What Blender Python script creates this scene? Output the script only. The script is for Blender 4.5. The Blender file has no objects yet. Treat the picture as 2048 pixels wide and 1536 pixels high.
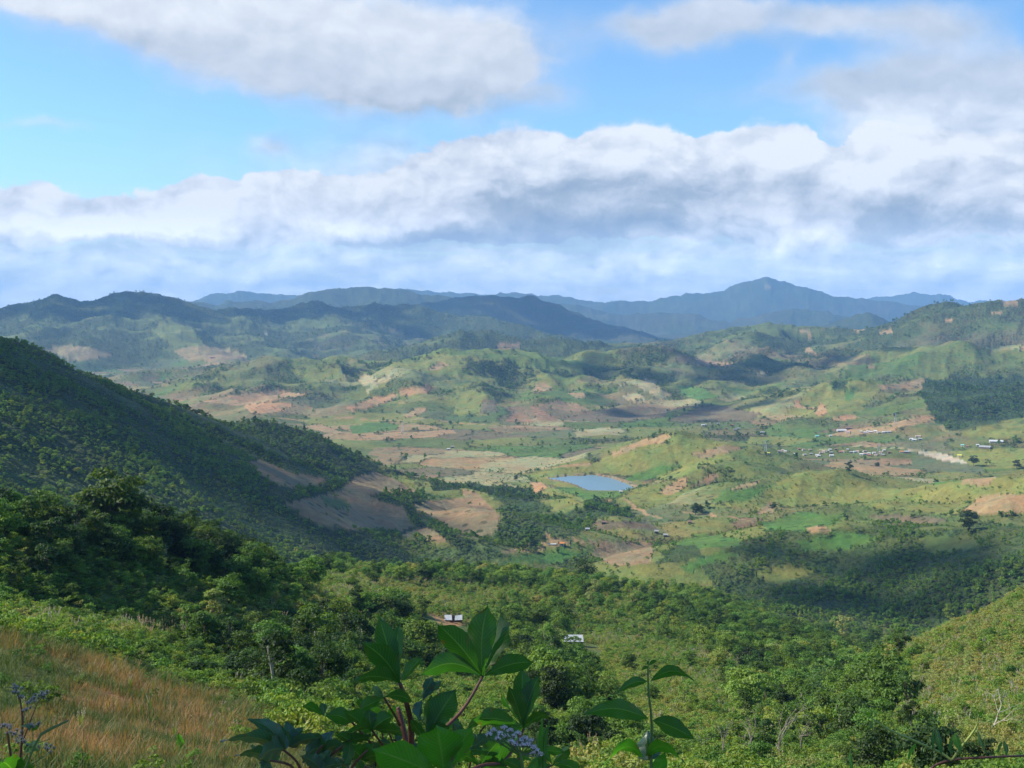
import bpy, bmesh, math, random
import numpy as np
from mathutils import Vector, Matrix
R_ = math.radians
scn = bpy.context.scene
COL = scn.collection

# ---------------------------------------------------------------- camera
PITCH_DOWN = math.atan(153.0/2472.0)
cam_d = bpy.data.cameras.new("camera"); cam = bpy.data.objects.new("camera", cam_d); COL.objects.link(cam)
cam_d.sensor_width = 36.0; cam_d.lens = 36.0*2472.0/2048.0
cam_d.clip_start = 0.05; cam_d.clip_end = 120000.0
cam.location = (0, 0, 0); cam.rotation_euler = (math.pi/2-PITCH_DOWN, 0, 0)
scn.camera = cam

# ---------------------------------------------------------------- exposure, sun, sky
scn.view_settings.view_transform = 'Standard'; scn.view_settings.look = 'None'
scn.view_settings.exposure = 0.6; scn.view_settings.gamma = 1.0
SUN_AZ, SUN_EL = R_(-84), R_(38)          # azimuth from the view direction (+Y), negative = left
sun_d = bpy.data.lights.new("sun", 'SUN'); sun = bpy.data.objects.new("sun", sun_d); COL.objects.link(sun)
sun_d.energy = 4.8; sun_d.angle = R_(0.5); sun_d.color = (1.0, .93, .80)
SUN_DIR = Vector((math.sin(SUN_AZ)*math.cos(SUN_EL), math.cos(SUN_AZ)*math.cos(SUN_EL), math.sin(SUN_EL)))
sun.rotation_euler = SUN_DIR.to_track_quat('Z', 'Y').to_euler()
scn.cycles.max_bounces = 6; scn.cycles.diffuse_bounces = 3; scn.cycles.transmission_bounces = 3
scn.cycles.volume_bounces = 1; scn.cycles.caustics_reflective = False; scn.cycles.caustics_refractive = False
scn.cycles.use_adaptive_sampling = True; scn.cycles.adaptive_threshold = .02

class NT:
    """small helper for writing node trees"""
    def __init__(s, tree): s.t = tree; s.l = tree.links
    def n(s, typ, ins=None, **kw):
        nd = s.t.nodes.new(typ)
        for k, v in kw.items(): setattr(nd, k, v)
        for k, v in (ins or {}).items():
            if isinstance(v, bpy.types.NodeSocket): s.l.new(v, nd.inputs[k])
            elif isinstance(v, bpy.types.Node): s.l.new(v.outputs[0], nd.inputs[k])
            else: nd.inputs[k].default_value = v
        return nd
    def m(s, op, a, b=None, c=None, clamp=False):
        ins = {0: a}
        if b is not None: ins[1] = b
        if c is not None: ins[2] = c
        return s.n('ShaderNodeMath', ins, operation=op, use_clamp=clamp).outputs[0]
    def v(s, op, a, b=None, c=None, out=0):
        ins = {0: a}
        if b is not None: ins[1] = b
        if c is not None: ins[2] = c
        return s.n('ShaderNodeVectorMath', ins, operation=op).outputs[out]
    def mix(s, f, a, b, blend='MIX'):
        nd = s.n('ShaderNodeMix', None, data_type='RGBA', blend_type=blend)
        for sock, v in ((nd.inputs[0], f), (nd.inputs[6], a), (nd.inputs[7], b)):
            if isinstance(v, (bpy.types.NodeSocket,)): s.l.new(v, sock)
            else: sock.default_value = v if not isinstance(v, tuple) or len(v) == 4 else (*v, 1)
        return nd.outputs[2]
    def noise(s, vec, scale, detail=4, rough=.5, dist=0, out=0):
        return s.n('ShaderNodeTexNoise', {'Vector': vec, 'Scale': scale, 'Detail': detail, 'Roughness': rough, 'Distortion': dist}).outputs[out]
    def sm(s, x, a, b, lo=0., hi=1.):
        return s.n('ShaderNodeMapRange', {0: x, 1: a, 2: b, 3: lo, 4: hi}, interpolation_type='SMOOTHSTEP').outputs[0]

world = bpy.data.worlds.new("World"); scn.world = world; world.use_nodes = True
wt = NT(world.node_tree); world.node_tree.nodes.clear()
def build_sky():
    sky = wt.n('ShaderNodeTexSky', None, sky_type='NISHITA', sun_disc=False, sun_elevation=SUN_EL, sun_rotation=SUN_AZ,
               altitude=900.0, air_density=1.0, dust_density=0.3, ozone_density=2.5)
    tc = wt.n('ShaderNodeTexCoord').outputs['Generated']
    sp = wt.n('ShaderNodeSeparateXYZ', {0: tc})
    az = wt.m('ARCTAN2', sp.outputs[0], sp.outputs[1]); el = wt.m('ARCSINE', sp.outputs[2])
    # angular plane in units of 1/10 rad; everything below is fixed to directions in the sky
    uv = wt.n('ShaderNodeCombineXYZ', {0: wt.m('MULTIPLY', az, 10.), 1: wt.m('MULTIPLY', el, 10.), 2: 0.}).outputs[0]
    w1 = wt.v('SUBTRACT', wt.noise(uv, 1.2, 7, .60, out=1), (.5, .5, .5))
    w2 = wt.v('MULTIPLY', w1, (1.0, .45, 0.))
    p = wt.v('ADD', uv, w2)
    def ang(px, py):
        a, s = (px-1024)/2472., math.atan((615-py)/2472.)
        return math.atan(a)*10, s*10*math.cos(math.atan(a))
    def blobs(lst, vec):
        acc = None
        for b in lst:
            cx, cy = ang(b[0], b[1]); sx, sy = b[2]/247.2, b[3]/247.2; w = b[4] if len(b) > 4 else 1.
            q = wt.v('MULTIPLY_ADD', vec, (1/sx, 1/sy, 0), (-cx/sx, -cy/sy, 0))
            d = wt.v('DOT_PRODUCT', q, q, out=1)
            e = wt.m('EXPONENT', wt.m('MULTIPLY', d, -1.))
            acc = wt.m('MULTIPLY', e, w) if acc is None else wt.m('MULTIPLY_ADD', e, w, acc)
        return acc
    cover = blobs(CLOUDS, p); above = blobs(CLOUDS, wt.v('ADD', p, (-.12, .30, 0.))); soft = blobs(SOFT, p); dark = blobs(DARK, p)
    # detail noise: billows, finer and flatter towards the horizon
    high = wt.sm(wt.m('MULTIPLY', el, 10.), 1.25, 1.75)
    pd = wt.v('MULTIPLY', wt.v('ADD', uv, wt.v('MULTIPLY', w1, (.5, .3, 0.))), (1., 1.55, 1.))
    n1 = wt.noise(pd, 1.7, 10, .56, .0)
    n2 = wt.noise(wt.v('ADD', pd, (.07, -.15, 0)), 1.7, 9, .56, .0)
    n3 = wt.noise(pd, .9, 3, .5)
    base = wt.m('MULTIPLY', wt.m('SUBTRACT', 1., wt.sm(wt.n('ShaderNodeSeparateXYZ', {0: wt.v('ADD', uv, wt.v('MULTIPLY', w1, (0., .35, 0.)))}).outputs[1], .40, .56)), -1.2)
    dens = wt.m('ADD', wt.m('ADD', cover, base), wt.m('MULTIPLY', wt.m('SUBTRACT', n1, .5), wt.m('MULTIPLY_ADD', high, -.9, 1.9)))
    a_hard = wt.sm(dens, wt.m('MULTIPLY_ADD', high, -.30, .40), wt.m('MULTIPLY_ADD', high, .52, .60))
    a_soft = wt.m('MULTIPLY', wt.sm(wt.m('ADD', soft, wt.m('MULTIPLY', wt.m('SUBTRACT', n3, .5), 1.1)), .12, 1.0), .92)
    # low streaks near the horizon
    st = wt.noise(wt.v('MULTIPLY', uv, (1., 7., 1.)), 1.5, 7, .6, .2)
    a_low = wt.m('MULTIPLY', wt.sm(st, .28, .56, .35, 1.), wt.m('SUBTRACT', 1., wt.sm(wt.m('MULTIPLY', el, 10.), .35, 1.0)))
    alpha = wt.m('MAXIMUM', wt.m('MAXIMUM', a_hard, a_soft), wt.m('MULTIPLY', a_low, .9), clamp=True)
    relief = wt.m('MULTIPLY', wt.m('SUBTRACT', n2, n1), wt.m('MULTIPLY_ADD', high, -1.1, 1.8))
    lit = wt.m('MINIMUM', wt.m('MAXIMUM', wt.m('SUBTRACT', cover, above), -.55), .7)
    sh = wt.m('SUBTRACT', wt.m('SUBTRACT', wt.m('MULTIPLY_ADD', wt.m('MULTIPLY', lit, wt.m('MULTIPLY_ADD', high, -.65, 1.)), .32, .73), wt.m('MULTIPLY', dark, .42)), relief)
    sh = wt.m('ADD', sh, wt.m('MULTIPLY', wt.m('SUBTRACT', n3, .5), -.25), clamp=True)
    cloud = wt.n('ShaderNodeValToRGB', {0: sh})
    cr = cloud.color_ramp; cr.elements[0].position = .0; cr.elements[0].color = (.20, .27, .38, 1)
    cr.elements[1].position = 1.; cr.elements[1].color = (.605, .64, .69, 1)
    e = cr.elements.new(.35); e.color = (.28, .345, .435, 1)
    e = cr.elements.new(.68); e.color = (.44, .49, .57, 1)
    tint = wt.mix(wt.sm(wt.m('MULTIPLY', el, 10.), -.1, 1.6), (.70, .75, .82, 1), (*SKY_TINT, 1))
    low = wt.sm(wt.m('MULTIPLY', el, 10.), .15, .85, 1.75, 1.)
    skyc = wt.v('MULTIPLY', sky.outputs[0], tint)
    # the cloud colours are divided by the background strength: they are radiances
    S = SKY_STRENGTH
    cc = wt.v('SCALE', cloud.outputs[0]); wt.l.new(wt.m('MULTIPLY', low, 1.0/S), wt.t.nodes[-2].inputs['Scale'])
    out = wt.mix(alpha, skyc, cc)
    bg = wt.n('ShaderNodeBackground', {0: out, 1: S})
    wt.n('ShaderNodeOutputWorld', {0: bg.outputs[0]})
SKY_STRENGTH = .135; SKY_TINT = (.66, .85, .97)
CLOUDS = [(60,-10,170,45),(250,15,180,60),(450,60,200,75),(700,60,300,95),(900,120,170,80),(700,165,220,50),(870,195,150,32,.8),(1010,120,60,60,.7),
 (980,330,140,50),(1180,300,200,42),(1400,300,170,42),(1570,300,42,30,.9),(1080,400,320,70),(1350,390,270,80),(900,440,260,50),(1570,420,110,80,.6),
 (1790,310,110,65),(1950,330,160,85),(1730,370,80,45),(1900,430,230,50),(0,400,110,40,.9),(130,435,180,45,.9),(380,400,150,42,.8),(560,400,140,50,.8),
 (720,430,190,60,.9),(500,470,280,30,.9),(100,480,200,28,.8),(1600,470,180,40,.6),(1850,490,280,30,.7),(1024,540,1500,16,.35)]
SOFT = [(70,255,90,14,.5),(565,305,50,26,.55),(1330,55,150,42,1.0),(1450,25,80,36,.6),(1650,50,120,38,1.0),(1840,60,120,45,.8),(1550,135,34,24,.35),
 (1660,185,170,34,.6),(1930,180,220,70,1.2),(1080,190,90,30,.3),(700,90,420,130,.7),(860,200,250,45,.6),(200,30,260,60,.6),(740,330,130,60,.6),(620,370,260,40,.4),
 (1900,290,260,110,.8),(1024,500,1500,60,.45),(1000,330,200,70,.4)]
DARK = [(1110,390,330,60,.6),(1060,448,260,34,.9),(1220,465,160,24,.45),(890,482,200,13,.6),(1150,385,260,34,.3),(1780,445,200,34,.7),(1960,455,160,22,.4),(250,488,190,18,.6),(620,470,160,18,.35),
 (1330,345,160,20,.22),(1020,485,240,12,.35),(1250,262,330,13,-.35),(1760,290,90,50,-.3),(920,450,24,12,-.5),(340,440,26,20,-.3),(1560,285,40,20,-.3),
 (1330,80,400,60,.28),(1900,170,220,50,.34),(900,200,260,40,.34),(300,90,200,40,.2),(650,150,300,50,.15),(1660,190,150,30,.35),(1850,70,150,50,.22)]
build_sky()
# ---------------------------------------------------------------- terrain height (world metres)
F, HOR = 2472.0, 615.0
PITCH = math.atan((768.0-HOR)/F); CP, SP = math.cos(PITCH), math.sin(PITCH)
FLOOR = -310.0
def ray(px, py):
    """azimuth and slope (dz per horizontal metre) of a sight line"""
    u = (px-1024.0)/F; v = -(py-768.0)/F
    x = u; y = CP+v*SP; z = -SP+v*CP
    h = np.hypot(x, y)
    return np.arctan2(x, y), z/h
def P3(px, py, r):
    a, s = ray(px, py)
    return (r*math.sin(a), r*math.cos(a), r*s)
def project(x, y, z):
    d = y*CP-z*SP; v = y*SP+z*CP
    d = np.where(d > 0.01, d, 0.01)
    return 1024+F*x/d, 768-F*v/d
def _h(i, j, s):
    n = (i.astype(np.int64)*374761393+j.astype(np.int64)*668265263+s*1274126177) & 0xffffffff
    n = ((n ^ (n >> 13))*1274126177) & 0xffffffff
    n = n ^ (n >> 16)
    return (n & 0xffff)/32767.5-1.0
def vnoise(x, y, s=0):
    i = np.floor(x); j = np.floor(y); u = x-i; v = y-j
    i = i.astype(np.int64); j = j.astype(np.int64)
    u = u*u*u*(u*(u*6-15)+10); v = v*v*v*(v*(v*6-15)+10)
    a = _h(i, j, s); b = _h(i+1, j, s); c = _h(i, j+1, s); d = _h(i+1, j+1, s)
    return (a*(1-u)+b*u)*(1-v)+(c*(1-u)+d*u)*v
def fbm(x, y, o=4, s=0, g=.5):
    t = 0; a = 1; n = 0
    for k in range(o):
        t = t+a*vnoise(x+k*17.3, y-k*9.1, s+k); n += a; a *= g
        x, y = (x*.8-y*.6)*2.03, (x*.6+y*.8)*2.03
    return t/n
def ridged(x, y, o=4, s=0):
    t = 0; a = 1; n = 0
    for k in range(o):
        v = 1-np.abs(vnoise(x, y, s+k))*1.6; t = t+a*v; n += a; a *= .5
        x, y = (x*.8-y*.6)*2.07+3.1, (x*.6+y*.8)*2.07
    return t/n
def sstep(a, b, x):
    t = np.clip((x-a)/(b-a), 0, 1); return t*t*(3-2*t)
# ground profile near the camera: px -> [(r, z)...] down the slope, the shelf with the huts and into the valley
NEAR = {
 -700: [(1,-1.6),(30,-10),(60,-17),(85,-22),(150,-30),(260,-34),(420,-60),(700,-150),(1000,-220),(1300,-285)],
 0:   [(1,-1.6),(8,-4.2),(30,-12),(60,-17.6),(85,-20.8),(112,-31),(170,-41),(220,-50),(280,-62),(340,-76),(700,-180),(1000,-250),(1300,-295)],
 220: [(1,-1.6),(8,-4.4),(33,-12.6),(66,-20.4),(96,-26.2),(125,-37),(175,-47),(240,-58),(310,-74),(380,-95),(700,-195),(1100,-285)],
 400: [(1,-1.6),(8,-4.4),(36,-13.8),(75,-24.6),(112,-34.6),(140,-46),(190,-56),(280,-72),(360,-90),(440,-108),(700,-190),(1100,-285)],
 520: [(1,-1.6),(8,-4.4),(40,-15.5),(78,-26.2),(120,-37.5),(150,-47),(230,-64.5),(320,-78),(400,-84),(520,-116),(700,-180),(1100,-285)],
 640: [(1,-1.6),(8,-4.4),(45,-17.5),(82,-28),(125,-39.3),(150,-47),(250,-68.3),(400,-93),(560,-119),(680,-139),(900,-225),(1200,-288)],
 900: [(1,-1.6),(8,-4.5),(60,-24.5),(110,-42.5),(200,-66),(330,-95.5),(450,-117),(600,-141),(760,-162),(1000,-240),(1250,-297)],
 1150:[(1,-1.6),(8,-4.5),(60,-24.5),(130,-49),(250,-81),(400,-116),(500,-135),(650,-158),(800,-178),(1000,-245),(1300,-302)],
 1400:[(1,-1.6),(8,-4.5),(60,-24.5),(130,-49.5),(250,-83),(400,-119),(550,-148),(750,-181),(880,-202),(1050,-250),(1300,-300)],
 1600:[(1,-1.6),(8,-4.5),(60,-24.5),(125,-48.5),(235,-81),(370,-116),(520,-146),(700,-183),(850,-225),(1000,-255),(1300,-262)],
 1700:[(1,-1.6),(8,-4.5),(60,-24.5),(120,-47),(220,-79),(330,-108),(430,-130),(560,-155),(800,-215),(1000,-257),(1300,-260)],
 1790:[(1,-1.6),(8,-4.5),(60,-24),(110,-43.5),(180,-62),(250,-77),(310,-85.5),(420,-128),(600,-175),(1000,-255),(1300,-265)],
 1900:[(1,-1.6),(8,-4.5),(60,-23.5),(110,-42),(160,-54.5),(250,-73),(348,-85.5),(430,-120),(600,-172),(1000,-255),(1300,-265)],
 2048:[(1,-1.6),(8,-4.5),(60,-23.5),(110,-41),(150,-51.5),(200,-61.5),(260,-70.5),(340,-80),(400,-86),(550,-150),(800,-225),(1000,-255),(1300,-265)],
 2700:[(1,-1.6),(8,-4),(60,-20),(110,-32),(200,-48),(340,-60),(450,-70),(700,-150),(1000,-220),(1300,-265)],
}
# ridges: slope, crest width, spur strength, then (px, py, r) along the crest
RIDGES = [
 (.36, 18, .3, [(-700,560,1250),(-300,610,1350),(-80,640,1460),(0,655,1500),(60,678,1540),(110,714,1580),(150,738,1610),(200,751,1650),(265,757,1690),(320,782,1740),(380,810,1790),(440,820,1840),(490,832,1890),(540,848,1940),(590,868,2000),(640,892,2060),(690,918,2120),(730,940,2170)]),
 (.30, 30, .15, [(200,790,1560),(290,870,1450),(360,940,1400),(410,990,1360)]),
 (.50, 12, .1, [(-500,1040,230),(0,1052,262),(130,1058,280),(220,1062,295),(300,1066,322),(400,1088,350),(480,1128,375),(540,1168,395),(572,1196,408)]),
 (.34, 32, .1, [(700,965,1600),(745,947,1720),(800,962,1640)]),
 (.34, 32, .1, [(620,1010,1480),(690,985,1560),(745,950,1700)]),
 (.36, 30, .1, [(860,985,1580),(905,982,1560),(960,988,1530),(1000,1012,1450)]),
 (.36, 25, .12, [(770,935,1950),(880,955,1850),(960,958,1800),(1050,962,1750),(1120,975,1720),(1180,1000,1660),(1225,1028,1560)]),
 (.36, 20, .1, [(800,1062,1330),(850,1052,1350),(900,1068,1300)]),
 (.30, 30, .2, [(1150,955,2150),(1220,915,2250),(1290,880,2350),(1335,868,2400),(1400,880,2350),(1470,884,2300),(1540,905,2250),(1640,938,2150)]),
 (.32, 25, .2, [(1270,985,1920),(1330,955,1980),(1400,925,2040),(1450,908,2080),(1530,925,2020),(1600,950,1960)]),
 (.30, 35, .2, [(1340,1010,1720),(1420,985,1780),(1500,955,1860),(1570,938,1900),(1680,928,1950),(1750,950,1900),(1830,960,1850),(1900,940,1850),(1960,940,1820),(2048,948,1780),(2300,930,1700)]),
 (.27, 35, .15, [(1450,1020,1600),(1560,1012,1620),(1690,990,1680),(1800,985,1700),(1930,985,1680),(2100,990,1600)]),
 (.30, 35, .2, [(1330,1120,1250),(1420,1085,1300),(1500,1075,1320),(1580,1052,1350),(1680,1034,1380),(1780,1036,1380),(1880,1050,1330),(1980,1048,1300),(2100,1040,1250),(2300,1020,1200)]),
 # hills across the valley
 (.30, 60, .3, [(330,790,4300),(420,760,4400),(500,733,4600),(560,718,4700),(680,712,4800),(760,722,4750),(850,706,4650),(900,698,4600),(1000,702,4800),(1100,716,5000),(1200,706,5000),(1310,696,5000),(1400,712,5200),(1500,700,5300),(1600,706,5200),(1700,700,5000),(1800,696,4900),(1930,686,4800),(1990,700,4800),(2060,694,4800),(2300,690,4800)]),
 (.28, 40, .25, [(900,698,4600),(830,745,4250),(760,785,3850),(690,818,3550)]),
 (.28, 40, .25, [(900,698,4600),(935,752,4100),(960,790,3700),(985,828,3420)]),
 (.28, 40, .25, [(850,706,4650),(800,760,4050),(860,800,3650),(840,830,3420)]),
 (.28, 40, .25, [(1050,708,4900),(1080,765,4150),(1060,795,3750),(1085,835,3400)]),
 (.28, 40, .25, [(1150,712,5000),(1180,770,4200),(1160,815,3650)]),
 (.28, 40, .25, [(1310,696,5000),(1260,755,4300),(1300,790,3900),(1230,815,3650)]),
 (.28, 40, .25, [(1500,700,5300),(1460,760,4400),(1400,800,3850),(1350,825,3550)]),
 (.28, 40, .25, [(1620,706,5200),(1600,755,4400),(1530,800,3850),(1490,830,3550)]),
 (.28, 40, .25, [(680,712,4800),(620,765,4150),(540,805,3700),(500,820,3550)]),
 (.28, 40, .25, [(560,718,4700),(490,770,4150),(400,800,3850)]),
 (.24, 45, .2, [(1560,815,3500),(1640,775,3700),(1700,766,3780),(1780,766,3800),(1850,766,3800),(1900,770,3700)]),
 (.22, 45, .2, [(1760,768,3780),(1740,810,3400),(1650,840,3150)]),
 (.26, 60, .2, [(1850,776,3600),(1910,764,3600),(2050,757,3550),(2300,750,3500)]),
 (.26, 60, .2, [(1910,764,3600),(1860,810,3250),(1830,850,2950)]),
 (.22, 50, .2, [(1880,858,2900),(1960,842,2900),(2025,832,2900),(2200,815,2850)]),
 (.32, 70, .3, [(640,735,5800),(780,702,6000),(860,682,6200),(960,657,6500),(1050,677,6500),(1130,674,6500),(1220,682,6600),(1300,672,6800),(1420,661,7000),(1530,647,7000),(1600,654,7000),(1700,662,6800),(1780,647,6600),(1840,626,6500),(1900,607,6400),(1960,601,6300),(2020,589,6200),(2080,600,6200),(2300,590,6200)]),
 (.30, 60, .3, [(1900,607,6400),(1850,660,5700),(1800,690,5300)]),
 (.30, 60, .3, [(1530,647,7000),(1500,680,6000)]),
 (.30, 60, .3, [(300,735,5600),(400,735,5600),(500,725,5600),(600,722,5600)]),
 # blue ranges
 (.36, 80, .35, [(-500,590,9000),(-200,600,9000),(0,611,9000),(60,601,9000),(115,590,9000),(160,603,9000),(210,591,9000),(250,575,9000),(300,583,9000),(340,599,9000),(400,615,9200),(500,612,9400),(640,606,9500),(760,609,9500),(900,616,9300),(1000,640,9000),(1100,667,8600)]),
 (.32, 60, .35, [(115,590,9000),(90,640,8100),(60,700,7000)]),
 (.32, 60, .35, [(250,575,9000),(210,640,8000),(140,705,6900)]),
 (.32, 60, .35, [(300,583,9000),(330,645,7900),(390,690,7100),(470,718,6500)]),
 (.32, 60, .35, [(500,612,9400),(480,660,8000),(560,705,6900)]),
 (.32, 60, .35, [(640,606,9500),(690,660,8000),(760,690,7200)]),
 (.34, 90, .3, [(860,606,12000),(920,592,12000),(985,588,12000),(1050,591,12000),(1130,616,11800),(1200,640,11500),(1290,662,11000)]),
 (.34, 90, .3, [(340,600,14000),(360,597,14000),(430,602,14000),(560,590,14000),(640,575,14000),(740,570,14000),(790,572,14000),(840,584,14000),(920,592,14000),(1020,610,14000)]),
 (.3, 120, .3, [(350,600,22000),(420,592,22000),(480,582,22000),(560,588,22000),(700,590,22000),(820,578,22000),(900,586,22000),(1000,584,22000),(1100,590,21000),(1200,602,20000)]),
 (.3, 120, .3, [(1000,590,17000),(1120,600,17000),(1220,613,16000),(1290,613,16000),(1380,627,15500),(1450,642,15000)]),
 (.3, 120, .25, [(1180,604,20000),(1250,598,20000),(1310,594,20000),(1380,583,20000),(1440,580,20000),(1490,563,20000),(1535,552,20000),(1580,564,20000),(1640,578,20000),(1700,594,20000),(1770,604,20000),(1850,612,20000)]),
 (.3, 100, .25, [(1460,634,15000),(1530,614,15000),(1590,608,15000),(1650,619,15000),(1710,637,15000)]),
 (.34, 80, .25, [(1660,650,11500),(1700,640,11500),(1735,628,11500),(1760,635,11500),(1800,655,11500)]),
 (.3, 150, .25, [(1650,600,28000),(1720,596,28000),(1780,590,28000),(1830,577,28000),(1880,581,28000),(1950,598,28000),(2100,598,28000),(2400,590,28000)]),
]
POND = [P3(px, py, 1) for px, py in [(1110,957),(1140,953),(1190,951),(1218,957),(1240,965),(1262,976),(1240,983),(1215,980),(1180,979),(1150,968)]]
PONDZ = -308.5
POND = [(x*PONDZ/z, y*PONDZ/z) for x, y, z in POND]
_c = np.mean(POND, axis=0); POND = [tuple(_c+(np.array(p)-_c)*np.array([1.16, 1.05])) for p in POND]
pxs = np.concatenate([np.linspace(-1500, -280, 40), np.arange(-260, 2309, 2.2), np.linspace(2330, 3550, 40)])
AZ = np.arctan((pxs-1024)/F)
AZ = np.concatenate([np.linspace(-math.pi, AZ[0]-.03, 60), AZ, np.linspace(AZ[-1]+.03, math.pi, 60)])
def rsteps():
    r = [1.0]
    while r[-1] < 30300:
        q = r[-1]; r.append(q*(1+(.03 if q < 60 else .008 if q < 1500 else .0058 if q < 6000 else .009)))
    return np.array(r)
RR = rsteps()
def pip(x, y, poly):
    c = np.zeros(np.shape(x), bool); n = len(poly)
    for k in range(n):
        x1, y1 = poly[k]; x2, y2 = poly[(k+1) % n]
        if y1 == y2: continue
        c ^= ((y1 > y) != (y2 > y)) & (x < (x2-x1)*(y-y1)/(y2-y1)+x1)
    return c
def seg_dist(X, Y, pts):
    """distance to a polyline, height at the nearest point, run length there"""
    best = np.full(X.shape, 1e9); hz = np.zeros(X.shape); ss = np.zeros(X.shape); W = np.zeros(X.shape); run = 0
    for (x1, y1, z1), (x2, y2, z2) in zip(pts, pts[1:]):
        dx, dy = x2-x1, y2-y1; L2 = dx*dx+dy*dy; L = math.sqrt(L2)
        t = np.clip(((X-x1)*dx+(Y-y1)*dy)/L2, 0, 1)
        d = np.hypot(X-x1-t*dx, Y-y1-t*dy); w = 1/(d*d+30)**3
        best = np.minimum(best, d); hz += w*(z1+t*(z2-z1)); ss += w*(run+t*L); W += w; run += L
    return best, hz/W, ss/W
def smax(a, b, k):
    h = np.clip(.5+.5*(b-a)/k, 0, 1); return a*(1-h)+b*h+k*h*(1-h)
def pchip(x, y, q):
    x = np.array(x, float); y = np.array(y, float); h = np.diff(x); dl = np.diff(y)/h; m = np.zeros(len(x))
    for k in range(1, len(x)-1):
        if dl[k-1]*dl[k] > 0:
            w1, w2 = 2*h[k]+h[k-1], h[k]+2*h[k-1]; m[k] = (w1+w2)/(w1/dl[k-1]+w2/dl[k])
    m[0], m[-1] = dl[0], 0
    q = np.clip(q, x[0], x[-1]); i = np.clip(np.searchsorted(x, q)-1, 0, len(h)-1); t = (q-x[i])/h[i]
    return y[i]*(1+2*t)*(1-t)**2+h[i]*m[i]*t*(1-t)**2+y[i+1]*t*t*(3-2*t)+h[i]*m[i+1]*t*t*(t-1)
def build_height():
    A, R = np.meshgrid(AZ, RR)                       # rows r, columns az
    X = R*np.sin(A); Y = R*np.cos(A)
    keys = sorted(NEAR); ka = [math.atan((k-1024)/F) for k in keys]; prof = []
    for k in keys:
        p = NEAR[k]+[(1900, FLOOR), (60000, FLOOR-1)]
        p = sorted(p); prof.append(pchip([math.log(a) for a, b in p], [b for a, b in p], np.log(RR)))
    prof = np.array(prof)                            # keys x r
    Z = np.empty(X.shape)
    for i in range(len(RR)): Z[i] = np.interp(AZ, ka, prof[:, i])
    g = np.exp(-.5*(np.arange(-50, 51)/20.)**2); g /= g.sum()
    Zp = np.pad(Z, ((0, 0), (50, 50)), 'edge'); S = sum(g[k]*Zp[:, k:k+Z.shape[1]] for k in range(101))
    Z[:, 120:-120] = S[:, 120:-120]
    for k, w, sp, pts in RIDGES:
        P = [P3(*q) for q in pts]
        # extra points so the crest line bends softly
        D = [];
        for a, b in zip(P, P[1:]):
            D += [a, tuple((u+v)/2 for u, v in zip(a, b))]
        D.append(P[-1])
        rs = [math.hypot(a[0], a[1]) for a in P]; top = max(a[2] for a in P)
        reach = (top-FLOOR)/k*1.25+w*3
        r0, r1 = max(60, min(rs)-reach), max(rs)+reach
        az = [math.atan2(a[0], a[1]) for a in P]; pad = math.asin(min(.95, reach/min(rs)))
        i0, i1 = np.searchsorted(RR, [r0, r1]); j0, j1 = np.searchsorted(AZ, [min(az)-pad, max(az)+pad])
        if i1 <= i0 or j1 <= j0: continue
        x = X[i0:i1, j0:j1]; y = Y[i0:i1, j0:j1]
        lam = 140+.05*np.mean(rs)
        wob = fbm(x/lam/1.7, y/lam/1.7, 3, 7)*lam*.22*sstep(0, lam*1.5, R[i0:i1, j0:j1]-0*x)
        d, h, s = seg_dist(x, y, D)
        dd = np.sqrt(d*d+w*w)-w
        sp_n = fbm((s+wob*2)/lam, d/lam/4, 3, int(w*7+len(pts)))
        z = h-k*dd*(1-sp*1.6*sp_n*sstep(0, lam, d))
        Z[i0:i1, j0:j1] = smax(Z[i0:i1, j0:j1], np.maximum(z, -400), np.clip(.0035*R[i0:i1, j0:j1], 2, 40))
    # erosion-like relief, none on the valley floor and little close by
    up = sstep(FLOOR, FLOOR+70, Z)
    far = sstep(500, 1600, R)
    Z += far*(.25+.75*up)*(ridged(X/420, Y/420, 4, 3)-.55)*(30*sstep(1150, 1700, R)+24*sstep(2600, 4200, R))
    Z += sstep(7500, 9500, R)*up*(ridged(X/1500, Y/1500, 5, 4)-.6)*95
    Z += far*(.2+.8*up)*(ridged(X/190, Y/190, 4, 5)-.55)*(13+9*sstep(2200, 4000, R))
    Z += sstep(60, 300, R)*(fbm(X/60, Y/60, 3, 9))*1.6
    Z += sstep(8, 40, R)*fbm(X/14, Y/14, 3, 12)*.35
    cx = np.mean([p[0] for p in POND]); cy = np.mean([p[1] for p in POND])
    q = np.hypot((X-cx)/110, (Y-cy)/150); m = 1-sstep(.7, 1.25, q)
    Z = Z*(1-m)+np.clip(Z, PONDZ+.6, PONDZ+2.5)*m
    inside = pip(X, Y, POND); Z = np.where(inside, PONDZ-2.0, Z)
    return X, Y, R, A, Z
# ---------------------------------------------------------------- land cover: own colours of soil, crops and woods (albedo)
C = dict(q=(.045,.075,.028), b=(.245,.172,.105), t=(.32,.215,.12), o=(.37,.22,.12), g=(.075,.155,.035), l=(.175,.190,.055), p=(.33,.29,.165),
         f=(.045,.075,.028), s=(.42,.36,.29), u=(.15,.12,.08), r=(.25,.155,.095), h=(.105,.135,.042), m=(.080,.112,.038))
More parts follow.
